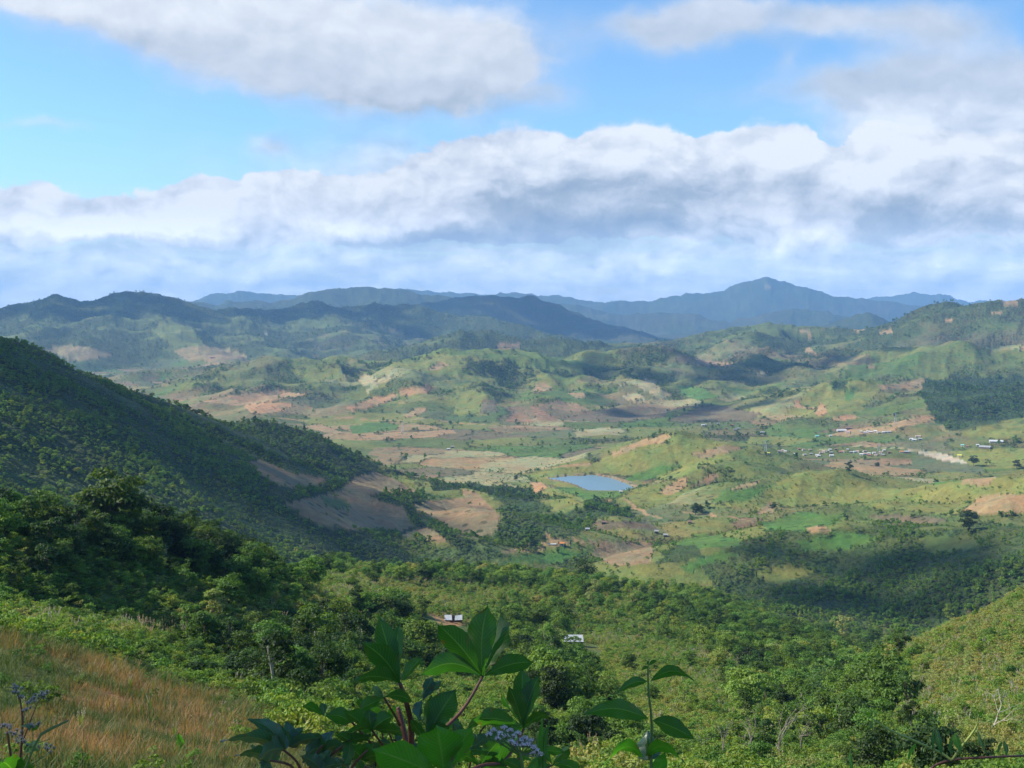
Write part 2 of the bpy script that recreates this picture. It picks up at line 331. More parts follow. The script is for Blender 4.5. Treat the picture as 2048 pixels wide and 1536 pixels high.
# (colour, r_min, r_max, outline in photo pixels turned into a patch of ground)
PATCH = [
 ('m',900,2400,'-60,740 60,760 200,800 330,850 420,885 500,905 560,915 660,945 720,950 640,985 560,1000 600,1040 640,1062 780,1070 900,1095 1000,1100 1040,1118 900,1140 700,1140 560,1120 300,1000 -60,1000'),
 ('m',850,1600,'1400,1130 1480,1085 1560,1058 1700,1050 1850,1054 2080,1050 2080,1200 1900,1290 1500,1290 1440,1200'),
 ('m',1200,2300,'1000,1010 1110,1020 1190,1010 1180,1050 1100,1090 1000,1090 960,1078 1004,1040'),
 ('f',1100,2500,'-60,640 60,676 130,710 200,735 300,765 400,795 480,815 560,840 620,865 700,900 760,928 740,940 660,945 560,915 500,905 420,885 330,850 200,800 60,760 -60,740'),
 ('b',1100,2300,'498,925 520,921 580,944 650,957 655,966 600,980 560,973 528,955'),
 ('b',1100,2300,'562,1003 620,995 680,977 705,955 750,944 782,953 818,974 842,983 800,986 748,988 745,996 775,1003 805,1012 832,1062 780,1064 700,1060 640,1052 600,1028'),
 ('h',1100,2300,'640,992 690,1000 706,1014 680,1019 650,1010'),
 ('f',1100,2300,'742,988 800,984 850,984 842,1004 790,1003'),
 ('h',1100,2300,'850,982 920,979 928,992 870,1001 842,1003'),
 ('b',1100,2300,'818,1012 850,1004 926,994 924,979 952,984 978,1006 1003,1036 992,1062 960,1077 910,1067 870,1037 832,1024'),
 ('b',1100,2300,'780,1062 845,1049 872,1060 905,1087 860,1082 800,1069'),
 ('b',1200,2300,'776,933 850,924 888,950 860,960 828,946'),
 ('q',1100,2300,'480,1020 560,1000 640,978 690,952 740,938 800,940 790,946 745,946 706,956 684,979 620,997 566,1006 500,1030'),
 ('q',1100,2300,'822,984 850,986 846,1003 824,1012 838,1034 850,1050 838,1058 818,1030 806,1012 800,1004 815,994'),
 ('q',1100,2300,'596,1030 640,1053 700,1062 780,1067 800,1062 845,1046 872,1052 912,1070 962,1080 930,1100 905,1092 872,1062 845,1051 800,1071 700,1082 620,1064'),
 ('l',1400,2200,'960,960 1050,964 1100,975 1150,990 1188,1006 1172,1012 1120,1001 1080,988 1030,970'),
 ('o',1400,2200,'1058,966 1082,964 1096,978 1072,987'),
 ('f',1300,2300,'860,964 1020,966 1060,984 1110,1012 1060,1026 1000,1004 960,982 880,975'),
 ('t',2300,4200,'715,872 800,864 905,860 912,867 850,876 740,881'),
 ('g',2300,4200,'698,852 760,842 800,850 792,861 705,867'),
 ('l',2300,4200,'590,840 700,828 790,824 880,842 1000,846 1010,852 860,850 780,842 700,850 620,852'),
 ('t',2300,4200,'600,855 640,848 692,868 660,867'),
 ('o',3000,4300,'486,810 560,803 592,811 560,826 505,829'),
 ('t',3200,4700,'400,805 470,790 540,780 620,790 560,800 480,812'),
 ('o',3200,4900,'688,818 746,796 792,788 800,792 773,806 726,821'),
 ('o',3200,4900,'794,784 826,773 868,772 860,786 806,792'),
 ('t',3200,5500,'856,741 876,726 904,729 879,738'),
 ('p',3200,5500,'714,758 733,749 757,757 746,771 728,772'),
 ('p',3200,5500,'728,784 759,758 800,737 790,751 760,768 735,787'),
 ('t',3200,5000,'804,831 836,816 860,815 846,827 815,836'),
 ('l',3200,5000,'905,832 912,806 930,789 970,780 990,798 976,832'),
 ('u',3200,5000,'964,801 992,800 996,824 961,827'),
 ('t',3200,5400,'1062,784 1075,768 1096,769 1107,780 1066,787'),
 ('r',3200,5000,'1062,814 1078,815 1116,842 1076,842'),
 ('r',3200,5000,'1008,844 1030,824 1058,830 1066,844'),
 ('t',3200,5400,'1134,786 1168,785 1172,795 1154,797'),
 ('b',3200,5400,'1072,811 1118,800 1158,809 1180,821 1158,824 1092,817'),
 ('p',3200,5400,'1208,786 1259,760 1304,759 1324,779 1346,790 1324,801 1299,786 1264,766'),
 ('p',3200,5400,'1244,791 1279,784 1290,800 1258,802'),
 ('u',3200,5400,'1334,842 1380,822 1424,809 1524,828 1504,842 1374,846'),
 ('u',3200,5400,'1120,840 1180,822 1260,812 1340,818 1330,835 1240,846'),
 ('b',4000,5800,'1350,711 1469,727 1464,735 1400,731 1358,726'),
 ('p',3600,5800,'1512,746 1537,744 1530,753 1516,754'),
 ('g',3600,5400,'1355,770 1400,775 1440,795 1400,800 1365,792'),
 ('l',3000,4600,'1570,830 1600,800 1612,784 1644,764 1749,760 1766,775 1724,822 1650,838'),
 ('b',3000,4600,'1756,771 1856,759 1846,776 1764,781'),
 ('f',3000,4600,'1660,768 1690,762 1700,778 1672,784'),
 ('g',3000,4600,'1690,785 1712,776 1706,795 1690,806'),
 ('o',2900,4600,'1588,813 1592,799 1600,802 1602,812 1642,818 1600,818'),
 ('o',2900,4600,'1630,827 1640,807 1651,812 1656,826 1640,834'),
 ('o',2900,4600,'1660,836 1700,828 1720,835 1680,842'),
 ('t',2600,4200,'1772,848 1824,835 1886,831 1850,846 1784,862'),
 ('t',2600,4200,'1640,872 1720,856 1800,850 1790,862 1700,874'),
 ('f',2700,4600,'1842,766 1884,758 2080,752 2080,826 1974,852 1914,868 1872,842 1842,792'),
 ('l',2400,3600,'1912,872 1990,846 2080,822 2080,884 1960,874'),
 ('l',2300,3300,'1500,872 1570,874 1640,880 1560,892 1490,888'),
 ('l',2000,3000,'1900,905 2080,892 2080,938 1980,940 1930,925'),
 ('b',2000,3200,'1640,890 1740,884 1800,890 1700,898'),
 ('b',2000,2900,'1700,922 1760,915 1822,918 1826,931 1750,932'),
 ('l',1900,2700,'1140,940 1220,912 1335,866 1420,876 1500,884 1560,905 1480,915 1400,935 1340,960 1200,948'),
 ('t',1900,2700,'1217,911 1264,885 1324,870 1346,870 1331,886 1274,896 1234,913'),
 ('h',1900,2700,'1440,905 1480,892 1545,915 1580,935 1500,930'),
 ('b',1800,2700,'1374,914 1449,890 1491,895 1414,916'),
 ('t',1600,2400,'1318,981 1374,950 1375,970 1336,992'),
 ('r',1600,2400,'1378,971 1419,950 1446,946 1420,966'),
 ('t',1500,2400,'1458,981 1484,967 1521,959 1510,971 1474,981'),
 ('g',1500,2400,'1422,1002 1449,980 1524,976 1550,970 1506,1001'),
 ('g',1600,2500,'1238,961 1324,930 1376,928 1306,957'),
 ('l',1400,2300,'1380,1010 1500,1000 1600,940 1700,935 1860,965 2080,950 2080,1030 1900,1030 1700,1010 1500,1018'),
 ('g',1500,2300,'1850,966 1924,939 1930,960 1872,972'),
 ('t',1500,2300,'1922,967 1938,939 2002,945 1974,972'),
 ('t',1400,2300,'1922,1022 1964,990 2080,988 2080,1026 1974,1031'),
 ('r',1200,2000,'1462,1047 1484,1035 1526,1035 1514,1051 1474,1057'),
 ('b',1200,2000,'1512,1026 1544,1004 1551,1026'),
 ('g',1100,1900,'1522,1047 1600,1024 1702,1030 1640,1062 1540,1062'),
 ('u',1100,1700,'1730,1031 1853,1031 1914,1044 1795,1052'),
 ('t',1100,1700,'1610,1054 1650,1050 1660,1060 1622,1063'),
 ('g',1000,1900,'1340,1087 1404,1066 1484,1078 1480,1091 1365,1100'),
 ('g',1000,1900,'1362,1135 1443,1101 1480,1110 1426,1123 1377,1151'),
 ('b',1000,1900,'1180,1112 1205,1080 1310,1088 1302,1128 1230,1132'),
 ('u',1100,1900,'1190,1040 1300,1046 1320,1062 1180,1058'),
 ('g',1000,1900,'1005,1130 1020,1114 1130,1097 1182,1104 1122,1126'),
 ('g',1000,1900,'1085,1082 1180,1075 1170,1090 1100,1095'),
 ('t',1000,1900,'1000,1102 1060,1092 1110,1080 1150,1085 1070,1100 1010,1108'),
 ('g',900,1700,'1590,1082 1690,1064 1770,1076 1700,1098 1610,1104'),
 ('h',900,1700,'1830,1078 1930,1068 1970,1092 1870,1108'),
 ('l',900,1700,'1500,1150 1580,1128 1640,1140 1560,1170'),
 ('h',2300,3000,'1525,893 1700,893 1825,897 1835,917 1700,919 1530,916'),
 ('f',1000,1900,'1316,1132 1340,1096 1392,1094 1402,1111 1368,1132'),
 ('f',1200,2200,'1180,1036 1186,1000 1215,1008 1262,1012 1270,1034'),
 ('t',5400,8000,'1599,662 1619,659 1624,671 1605,668'),
 ('t',5400,8000,'1700,658 1732,653 1728,660 1706,663'),
 ('t',5400,8000,'1753,662 1784,656 1786,667 1759,667'),
 ('t',5000,8000,'1972,628 2005,622 2002,629'),
 ('b',5000,8000,'2000,600 2025,596 2040,606 2010,610'),
 ('t',5000,8000,'1882,641 1905,639 1902,647'),
 ('t',4600,8000,'1606,699 1619,694 1634,708 1612,706'),
 ('r',4600,8000,'986,693 1010,683 1042,685 1036,698 1000,699'),
 ('b',4600,7000,'1722,739 1744,728 1764,746 1735,750'),
 ('r',4600,8000,'2036,696 2060,690 2060,704'),
 ('s',6500,11000,'526,664 535,659 541,662 532,671'),
 ('b',6500,11000,'768,658 785,655 812,666 800,671'),
 ('b',6000,9000,'90,700 130,690 180,695 225,712 150,722'),
 ('t',6000,9000,'340,700 400,690 470,700 500,716 380,722'),
 ('h',6500,9800,'300,660 340,640 380,650 410,690 350,695'),
 ('t',15000,24000,'1528,572 1536,566 1542,576 1534,580'),
 ('s',2300,3000,'1810,898 1870,904 1918,917 1940,926 1900,923 1850,912'),
 ('p',2300,3200,'1160,862 1200,856 1240,852 1215,860 1180,866'),
 ('o',60,1500,'850,1225 895,1222 950,1232 945,1245 905,1255 880,1260 868,1240'),
 ('t',60,1500,'1175,1276 1210,1274 1205,1284 1180,1284'),
]
ROADS = [('t',1.6,'1250,1003 1270,1015 1296,1031 1320,1036'),('t',2.5,'1370,1026 1420,1029 1470,1036 1500,1042'),('t',2.0,'1095,1071 1102,1080 1160,1086 1230,1090'),
         ('t',3,'1030,935 1110,935 1180,928'),('t',3.2,'560,838 700,836 830,838 900,846 1010,852 1120,858'),('p',2,'1640,900 1720,893 1800,897 1870,905')]
def parse(s): return [tuple(float(v) for v in q.split(',')) for q in s.split()]
G_WEEDY = []
def boxblur(Z, a, b):
    P = np.pad(Z, ((a, a), (b, b)), 'edge'); c = np.cumsum(np.cumsum(P, 0), 1); c = np.pad(c, ((1, 0), (1, 0)))
    n, m = 2*a+1, 2*b+1; return (c[n:, m:]-c[:-n, m:]-c[n:, :-m]+c[:-n, :-m])/(n*m)
def cover_map(X, Y, R, A, Z, slope):
    """albedo and wooded share for every ground vertex, from world position"""
    n1 = fbm(X/900, Y/900, 4, 21); n2 = fbm(X/260, Y/260, 4, 22); n3 = fbm(X/70, Y/70, 3, 23)
    col = np.empty(X.shape+(3,)); col[:] = C['h']
    def blend(m, c):
        nonlocal col
        col += m[..., None]*(np.array(C[c] if isinstance(c, str) else c)-col)
    blend(sstep(-.1, .5, n1+n2*.6), 'l'); blend(sstep(.0, .5, -n1+n3*.5+n2*.3)*.65, 'b')
    wood = sstep(.02, .28, n2*.8+n3*.35-n1*.4+(slope-.25)*1.1-.05)
    gully = (boxblur(boxblur(Z, 5, 24), 5, 24)-Z)/R; wood = np.maximum(wood, sstep(.0012, .0034, gully+.0012*n3)*sstep(900, 1200, R)*.95)
    # patchwork of fields on the valley floor and lower slopes: cells in world space
    px, py = project(X, Y, Z)
    for cw, seed, lim in ((150., 31, 1.0), (230., 37, .55)):
        wx = X+fbm(X/130, Y/130, 2, seed)*60; wy = Y+fbm(X/130, Y/130, 2, seed+1)*60
        cx = np.floor(wx/cw); cy = np.floor(wy/(cw*1.3)); best = np.full(X.shape, 9e9); idn = np.zeros(X.shape)
        sec = np.full(X.shape, 9e9)
        for a in (-1, 0, 1):
            for b in (-1, 0, 1):
                i = (cx+a).astype(np.int64); j = (cy+b).astype(np.int64)
                qx = (i+.5+.42*_h(i, j, seed))*cw; qy = (j+.5+.42*_h(i, j, seed+3))*cw*1.3
                d = np.hypot(wx-qx, wy-qy); m = d < best
                sec = np.where(m, best, np.minimum(sec, d)); idn = np.where(m, _h(i, j, seed+5)*.5+.5, idn); best = np.where(m, d, best)
        flat = 1-sstep(FLOOR+12, FLOOR+45, Z) if cw < 200 else sstep(3000, 3400, R)*(1-sstep(5600, 6200, R))*(1-sstep(.25, .5, n2+.3*n1+slope*.3))*.75
        flat = flat*sstep(900, 1200, R)*lim if cw < 200 else flat
        for lo, hi, c in ((0,.13,'b'),(.13,.28,'h'),(.28,.42,'g'),(.42,.56,'l'),(.56,.66,'t'),(.66,.78,'u'),(.78,.88,(.115,.135,.075)),(.88,.94,'p')):
            m = (idn >= lo) & (idn < hi); k = flat*m*(.8 if cw < 200 else .6); blend(k, c); wood = wood*(1-k*(1-.8*sstep(.0016, .004, gully)))
        edge = (1-sstep(4, 14, sec-best))*flat*(n3 > -.1)
        wood = np.maximum(wood, edge*.75)
    far = sstep(5200, 6200, R); wood = np.maximum(wood, far*sstep(-.35, .15, n2+n1*.3+(slope-.3)))
    blue = sstep(8200, 10000, R); wood = np.maximum(wood, blue*.93)
    jx = vnoise(X/37, Y/37, 41)+.5*vnoise(X/11, Y/11, 43); jy = vnoise(X/37+9, Y/37, 42)
    jx = jx*2600/np.maximum(R, 700); jy = jy*1.6*np.clip(2200/R, .25, 1.2)
    clear = np.zeros(X.shape)
    for c, r0, r1, s in PATCH:
        pg = parse(s); bx = [p[0] for p in pg]; by = [p[1] for p in pg]
        m = (px > min(bx)-8) & (px < max(bx)+8) & (py > min(by)-6) & (py < max(by)+6) & (R > r0) & (R < r1)
        if not m.any(): continue
        ii = np.where(m); jf = 5. if c in 'fm' else 1.2; k = pip(px[ii]+jx[ii]*jf, py[ii]+jy[ii]*jf, pg).astype(float)
        cc = np.array(C[c]); v = col[ii]; v += k[:, None]*(cc-v)*(.92-.45*sstep(5500, 8000, R[ii]))[:, None]; col[ii] = v
        e = np.abs(k-pip(px[ii]+jx[ii]+1.2, py[ii]+jy[ii]+1.1, pg))*(n3[ii] > -.25)*(R[ii] < 5600)
        w = wood[ii]; w = np.maximum(w*(1-k), e*.8) if c not in 'fmq' else w*(1-k); w = w+k*(np.clip(.8+1.3*n2[ii]+1.4*n3[ii], .15, 1) if c == 'f' else np.clip(.8+1.*n2[ii]+.7*n3[ii], .3, 1) if c == 'm' else 1. if c == 'q' else .22*w if c in 'lh' else .0); wood[ii] = w
        clear[ii] = np.maximum(clear[ii], k*(1-e)*(c not in 'flhmq'))
    d, _, _ = seg_dist(X, Y, [(a, b, 0) for a, b in POND+POND[:1]]); k = 1-sstep(5, 12, d+n3*5); col += k[..., None]*(np.array((.24, .19, .12))-col); wood *= 1-k; clear = np.maximum(clear, k)
    for c, wd, s in ROADS:
        pts = []
        for qx, qy in parse(s):
            a, sl = ray(qx, qy); j = np.searchsorted(AZ, a); line = Z[:, j]/RR
            k = np.argmax((line >= sl) & (RR > 900)); pts.append((RR[k]*math.sin(a), RR[k]*math.cos(a), 0))
        xs = [p[0] for p in pts]; ys = [p[1] for p in pts]
        m = (X > min(xs)-40) & (X < max(xs)+40) & (Y > min(ys)-40) & (Y < max(ys)+40); ii = np.where(m)
        d, _, _ = seg_dist(X[ii]+jx[ii]*2, Y[ii], pts); k = 1-sstep(wd*1.0, wd*2.4, d)
        v = col[ii]; v += k[:, None]*(np.array(C[c])-v); col[ii] = v; wood[ii] *= 1-k; clear[ii] = np.maximum(clear[ii], k)
    # near ground: red-brown dry grass on the left spur, yellow-green scrub elsewhere
    near = 1-sstep(900, 1100, R)
    nb = fbm(X/5, Y/5, 4, 51, .7); nc = fbm(X/30, Y/30, 3, 52)
    ncol = np.empty(col.shape); ncol[:] = (.085, .105, .032)
    ncol += sstep(-.2, .5, nc+.4*nb)[..., None]*(np.array((.115, .165, .045))-ncol)
    edge = np.interp(A, [ray(q, 1300)[0] for q in (-900, 0, 220, 400, 470, 560, 640)], [96, 84, 97, 112, 112, 80, 20])
    dry = (1-sstep(edge-4, edge+3, R+nc*5))*(A < ray(610, 1400)[0])
    g = np.empty(col.shape); g[:] = (.19, .105, .05)
    g += sstep(-.2, .35, nb+.35*nc)[..., None]*(np.array((.14, .125, .038))-g)
    weedy = np.clip(sstep(.15, .5, nb*.7+nc)*.85+sstep(ray(380, 1400)[0], ray(520, 1450)[0], A+nc*.04)+sstep(edge-26, edge-8, R+nc*12), 0, 1)
    g += weedy[..., None]*(np.array((.085, .125, .032))-g)
    ncol += dry[..., None]*(g-ncol); G_WEEDY[:] = [weedy]
    col += ((near*(1-clear))[..., None])*(ncol-col); wood = wood*(1-near)
    col = col*(1-.72*wood[..., None])+np.array((.030, .052, .020))*.72*wood[..., None]
    return col, wood, dry, clear, px, py
# ---------------------------------------------------------------- materials
def mat(name):
    m = bpy.data.materials.new(name); m.use_nodes = True; m.node_tree.nodes.clear(); return m, NT(m.node_tree)
def surf(t, bsdf): t.n('ShaderNodeOutputMaterial', {0: bsdf})
def ground_material():
    m, t = mat("ground")
    c = t.n('ShaderNodeAttribute', attribute_name='cover').outputs['Color']
    w = t.n('ShaderNodeAttribute', attribute_name='wood').outputs['Fac']
    pos = t.n('ShaderNodeTexCoord').outputs['Object']
    big = t.noise(pos, .012, 6, .62); med = t.noise(pos, .09, 6, .65); fine = t.noise(pos, 1.3, 5, .65)
    v = t.m('ADD', t.m('MULTIPLY_ADD', big, .9, .55), t.m('MULTIPLY', t.m('SUBTRACT', med, .5), 1.1))
    v = t.m('ADD', v, t.m('MULTIPLY', t.m('SUBTRACT', fine, .5), .7))
    # single trees and shrubs speckle the open land
    vo = t.n('ShaderNodeTexVoronoi', {'Vector': pos, 'Scale': .055, 'Randomness': 1.}); d = vo.outputs['Distance']
    spot = t.m('MULTIPLY', t.m('SUBTRACT', 1., t.sm(d, .16, .30)), t.sm(t.m('ADD', t.noise(pos, .006, 3), t.m('MULTIPLY', w, .3)), .47, .62))
    col = t.mix(1., c, t.n('ShaderNodeCombineXYZ', {0: v, 1: v, 2: v}).outputs[0], 'MULTIPLY')
    col = t.mix(t.m('MULTIPLY', spot, .75), col, (.026, .045, .018, 1))
    hue = t.mix(t.sm(t.noise(pos, .03, 4), .35, .7), (1.12, .98, .85, 1), (.88, 1.04, .92, 1))
    col = t.mix(1., col, hue, 'MULTIPLY')
    # canopy relief where woods cover the slopes
    vc = t.n('ShaderNodeTexVoronoi', {'Vector': pos, 'Scale': .085, 'Detail': 2., 'Roughness': .6}).outputs['Distance']
    hgt = t.m('MULTIPLY', t.m('SUBTRACT', 1., vc), t.m('MULTIPLY_ADD', w, 7., .6))
    hgt = t.m('ADD', hgt, t.m('MULTIPLY', med, 2.5))
    bump = t.n('ShaderNodeBump', {'Strength': .9, 'Distance': 1.0, 'Height': hgt})
    b = t.n('ShaderNodeBsdfPrincipled', {'Base Color': col, 'Roughness': .95, 'Specular IOR Level': .15, 'Normal': bump.outputs[0]})
    surf(t, b.outputs[0]); return m
def build_ground():
    X, Y, R, A, Z = build_height()
    gr = np.gradient(Z, axis=0)/np.gradient(R, axis=0); ga = np.gradient(Z, axis=1)/(R*np.gradient(A, axis=1))
    slope = np.hypot(gr, ga)
    col, wood, dry, clear, px, py = cover_map(X, Y, R, A, Z, slope)
    nr, na = X.shape
    # close the ring of azimuths, cap the centre
    co = np.stack([X, Y, Z], -1).reshape(-1, 3); co = np.vstack([co, [[0, 0, -1.6]]])
    i = np.arange(nr-1)[:, None]*na; j = np.arange(na-1)[None]
    q = np.stack([i+j, i+j+1, i+j+1+na, i+j+na], -1).reshape(-1, 4)[:, ::-1]
    tri = np.stack([np.arange(na-1), np.arange(1, na), np.full(na-1, nr*na)], -1)
    me = bpy.data.meshes.new("ground")
    me.vertices.add(len(co)); me.vertices.foreach_set('co', co.astype(np.float32).ravel())
    nl = q.size+tri.size; me.loops.add(nl); me.loops.foreach_set('vertex_index', np.concatenate([q.ravel(), tri.ravel()]).astype(np.int32))
    me.polygons.add(len(q)+len(tri))
    st = np.concatenate([np.arange(len(q))*4, len(q)*4+np.arange(len(tri))*3]).astype(np.int32)
    me.polygons.foreach_set('loop_start', st); me.update(calc_edges=True)
    me.polygons.foreach_set('use_smooth', np.ones(len(me.polygons), bool))
    a = me.attributes.new('cover', 'FLOAT_COLOR', 'POINT')
    rgba = np.ones((len(co), 4), np.float32); rgba[:-1, :3] = col.reshape(-1, 3); rgba[-1, :3] = (.1, .08, .04); a.data.foreach_set('color', rgba.ravel())
    a = me.attributes.new('wood', 'FLOAT', 'POINT'); w = np.zeros(len(co), np.float32); w[:-1] = wood.ravel(); a.data.foreach_set('value', w)
    me.materials.append(ground_material())
    o = bpy.data.objects.new("ground", me); COL.objects.link(o); o['kind'] = 'structure'; o['label'] = 'valley floor and hills with fields, scrub and woods'
    return dict(X=X, Y=Y, R=R, A=A, Z=Z, wood=wood, dry=dry, clear=clear, px=px, py=py, weedy=G_WEEDY[0])
G = build_ground()
def hit(px, py, rmin=20.):
    """where a sight line meets the ground beyond rmin"""
    a, s = ray(px, py); a = float(a); j = np.searchsorted(AZ, a); t = (a-AZ[j-1])/(AZ[j]-AZ[j-1])
    z = G['Z'][:, j-1]*(1-t)+G['Z'][:, j]*t; m = (z/RR >= s) & (RR > rmin)
    k = int(np.argmax(m)) if m.any() else len(RR)-1
    r = RR[k]; return (r*math.sin(a), r*math.cos(a), float(z[k]))
def zat(x, y):
    """ground height under world points"""
    x = np.asarray(x, float); y = np.asarray(y, float)
    r = np.hypot(x, y); a = np.arctan2(x, y)
    i = np.clip(np.searchsorted(RR, r)-1, 0, len(RR)-2); j = np.clip(np.searchsorted(AZ, a)-1, 0, len(AZ)-2)
    u = np.clip((r-RR[i])/(RR[i+1]-RR[i]), 0, 1); v = np.clip((a-AZ[j])/(AZ[j+1]-AZ[j]), 0, 1); Z = G['Z']
    return (Z[i, j]*(1-u)+Z[i+1, j]*u)*(1-v)+(Z[i, j+1]*(1-u)+Z[i+1, j+1]*u)*v
def gat(key, x, y):
    r = np.hypot(x, y); a = np.arctan2(x, y)
    i = np.clip(np.searchsorted(RR, r), 0, len(RR)-1); j = np.clip(np.searchsorted(AZ, a), 0, len(AZ)-1); return G[key][i, j]

# air: one even volume round everything
def build_haze():
    me = bpy.data.meshes.new("haze"); bm = bmesh.new(); bmesh.ops.create_cube(bm, size=1.0)
    for v in bm.verts: v.co = (v.co.x*61600, v.co.y*61600, -322+(v.co.z+.5)*(HAZE_TOP+322))
    bm.to_mesh(me); bm.free(); m, t = mat("haze_air")
    vol = t.n('ShaderNodeVolumePrincipled', {'Color': (.30, .57, 1.0, 1), 'Density': HAZE_DENSITY, 'Anisotropy': .0})
    t.n('ShaderNodeOutputMaterial', {'Volume': vol.outputs[0]})
    me.materials.append(m); o = bpy.data.objects.new("haze", me); COL.objects.link(o); o['kind'] = 'stuff'
    o['label'] = 'thin blue haze that fills the valley air'; o['category'] = 'haze'
HAZE_TOP = 580.; HAZE_DENSITY = 4.3e-5

# real clouds high to the left, out of the picture, that shade parts of the land as in the photograph
def build_clouds():
    m, t = mat("cloud"); b = t.n('ShaderNodeBsdfDiffuse', {0: (.85, .86, .88, 1)}); surf(t, t.n('ShaderNodeMixShader', {0: .55, 1: b.outputs[0], 2: t.n('ShaderNodeBsdfTransparent').outputs[0]}).outputs[0])
    rng = np.random.default_rng(5)
    for k, (px, py, r, alt, sx, sy, rot, dens) in enumerate(SHADES):
        a, s = ray(px, py); g = np.array([r*math.sin(a), r*math.cos(a), r*s])
        c = g+np.array(SUN_DIR)*((alt-g[2])/SUN_DIR.z)
        # a broken field of puffs: dense in the middle, ragged at the rim
        tv, tf = [], []; ico = bmesh.new(); bmesh.ops.create_icosphere(ico, subdivisions=3, radius=1.0)
        P = np.array([v.co[:] for v in ico.verts]); F_ = np.array([[v.index for v in f.verts] for f in ico.faces]); ico.free()
        n = int(dens*16*max(sx, sy)/min(sx, sy))+6; ca, sa = math.cos(rot), math.sin(rot)
        for i in range(n):
            th = rng.uniform(0, 6.28); q = math.sqrt(rng.uniform(0, 1))
            x, y = q*math.cos(th)*sx, q*math.sin(th)*sy; s0 = min(sx, sy)*rng.uniform(.18, .38)*(1.15-.5*q)
            d = 1+.45*fbm(P[:, 0]*2+i*9+P[:, 2], P[:, 1]*2-P[:, 2], 3, 80+k)+.2*fbm(P[:, 0]*7+P[:, 2]*3, P[:, 1]*7+i*5-P[:, 2]*2, 2, 90+k)
            v = P*d[:, None]*np.array([s0, s0, s0*.5]); v[:, 2] = np.where(v[:, 2] < 0, v[:, 2]*.3, v[:, 2])
            tf += (F_+len(tv)*0+sum(len(z) for z in tv)).tolist(); tv.append(v+np.array([x*ca-y*sa, x*sa+y*ca, rng.uniform(-20, 30)]))
        me = bpy.data.meshes.new("cloud"); me.from_pydata(np.vstack(tv).tolist(), [], tf); me.materials.append(m)
        me.polygons.foreach_set('use_smooth', np.ones(len(me.polygons), bool))
        o = bpy.data.objects.new("cloud", me); COL.objects.link(o); o.location = c; o['kind'] = 'structure'; o['label'] = 'broken white cloud whose shadow falls on the hills'
# ground point under the middle of each shadow (photo x, y, distance), cloud height, half sizes, turn, how closed the cloud is
SHADES = [(50,745,1480,2300,230,290,.15,1.5),(260,800,1640,2300,110,90,-.2,.9),
          (1340,745,4700,2500,520,380,.1,.7),(1180,700,5300,2500,380,260,0,.5),(1600,735,4900,2500,480,240,0,.5),(1960,705,5000,2600,330,260,0,.8),
          (1780,1110,1200,2300,420,170,-.1,.33),(170,630,8900,3200,900,500,0,1.5),(560,640,9300,3300,1100,450,0,1.3),(1050,620,11500,3900,1500,600,0,1.7),
          (1400,830,3600,2400,330,180,0,.4)]
# ---------------------------------------------------------------- plants
def tone_material(name, stops, trans=.35, rough=.6, spec=.3):
    """leaf colour from the plant's own 'tone' and each leaf's 'lv'"""
    m, t = mat(name)
    tone = t.n('ShaderNodeAttribute', attribute_type='INSTANCER', attribute_name='tone').outputs['Fac']
    lv = t.n('ShaderNodeAttribute', attribute_name='lv').outputs['Fac']
    x = t.m('ADD', tone, t.m('MULTIPLY', t.m('SUBTRACT', lv, .5), .30), clamp=True)
    r = t.n('ShaderNodeValToRGB', {0: x}); cr = r.color_ramp
    while len(cr.elements) > 1: cr.elements.remove(cr.elements[-1])
    cr.elements[0].position = stops[0][0]; cr.elements[0].color = (*stops[0][1], 1)
    for p, c in stops[1:]: cr.elements.new(p).color = (*c, 1)
    rnd = t.n('ShaderNodeObjectInfo').outputs['Random']; hue = t.mix(rnd, (1.12, .99, .82, 1), (.84, 1.03, 1.12, 1))
    rc = t.mix(1., r.outputs[0], hue, 'MULTIPLY')
    b = t.n('ShaderNodeBsdfPrincipled', {'Base Color': rc, 'Roughness': rough, 'Specular IOR Level': spec})
    if trans > 0:
        tr = t.n('ShaderNodeBsdfTranslucent', {0: t.mix(1., rc, (1.5, 1.45, .6, 1), 'MULTIPLY')})
        surf(t, t.n('ShaderNodeMixShader', {0: trans, 1: b.outputs[0], 2: tr.outputs[0]}).outputs[0])
    else: surf(t, b.outputs[0])
    return m
GREEN = [(0., (.020, .042, .014)), (.25, (.040, .082, .020)), (.45, (.095, .165, .030)), (.65, (.145, .255, .040)), (.82, (.245, .335, .060)), (1., (.32, .31, .11))]
M_LEAF = tone_material('foliage', GREEN)
M_GRASS = tone_material('dry_grass', [(0., (.05, .10, .022)), (.3, (.12, .14, .035)), (.55, (.22, .165, .06)), (.8, (.33, .18, .068)), (1., (.40, .26, .15))], .3)
M_PLUME = tone_material('reed_plume', [(0., (.30, .22, .19)), (1., (.48, .38, .34))], .3)
def plain(name, col, rough=.8, spec=.3, noise=0., scale=6., metal=0., bump=0.):
    m, t = mat(name); c = (*col, 1)
    if noise:
        pos = t.n('ShaderNodeTexCoord').outputs['Object']; n = t.noise(pos, scale, 5, .6)
        c = t.mix(n, tuple(v*(1-noise) for v in col)+(1,), tuple(min(1, v*(1+noise)) for v in col)+(1,))
    b = t.n('ShaderNodeBsdfPrincipled', {'Base Color': c, 'Roughness': rough, 'Specular IOR Level': spec, 'Metallic': metal})
    if bump: t.l.new(t.n('ShaderNodeBump', {'Strength': .6, 'Distance': bump, 'Height': n}).outputs[0], b.inputs['Normal'])
    surf(t, b.outputs[0]); return m
M_BARK = plain('bark', (.13, .10, .075), noise=.4, scale=3.)
M_PALE = plain('pale_bark', (.42, .37, .30), noise=.3, scale=2.)
M_TWIG = plain('twig', (.27, .23, .19), noise=.3, scale=2.)

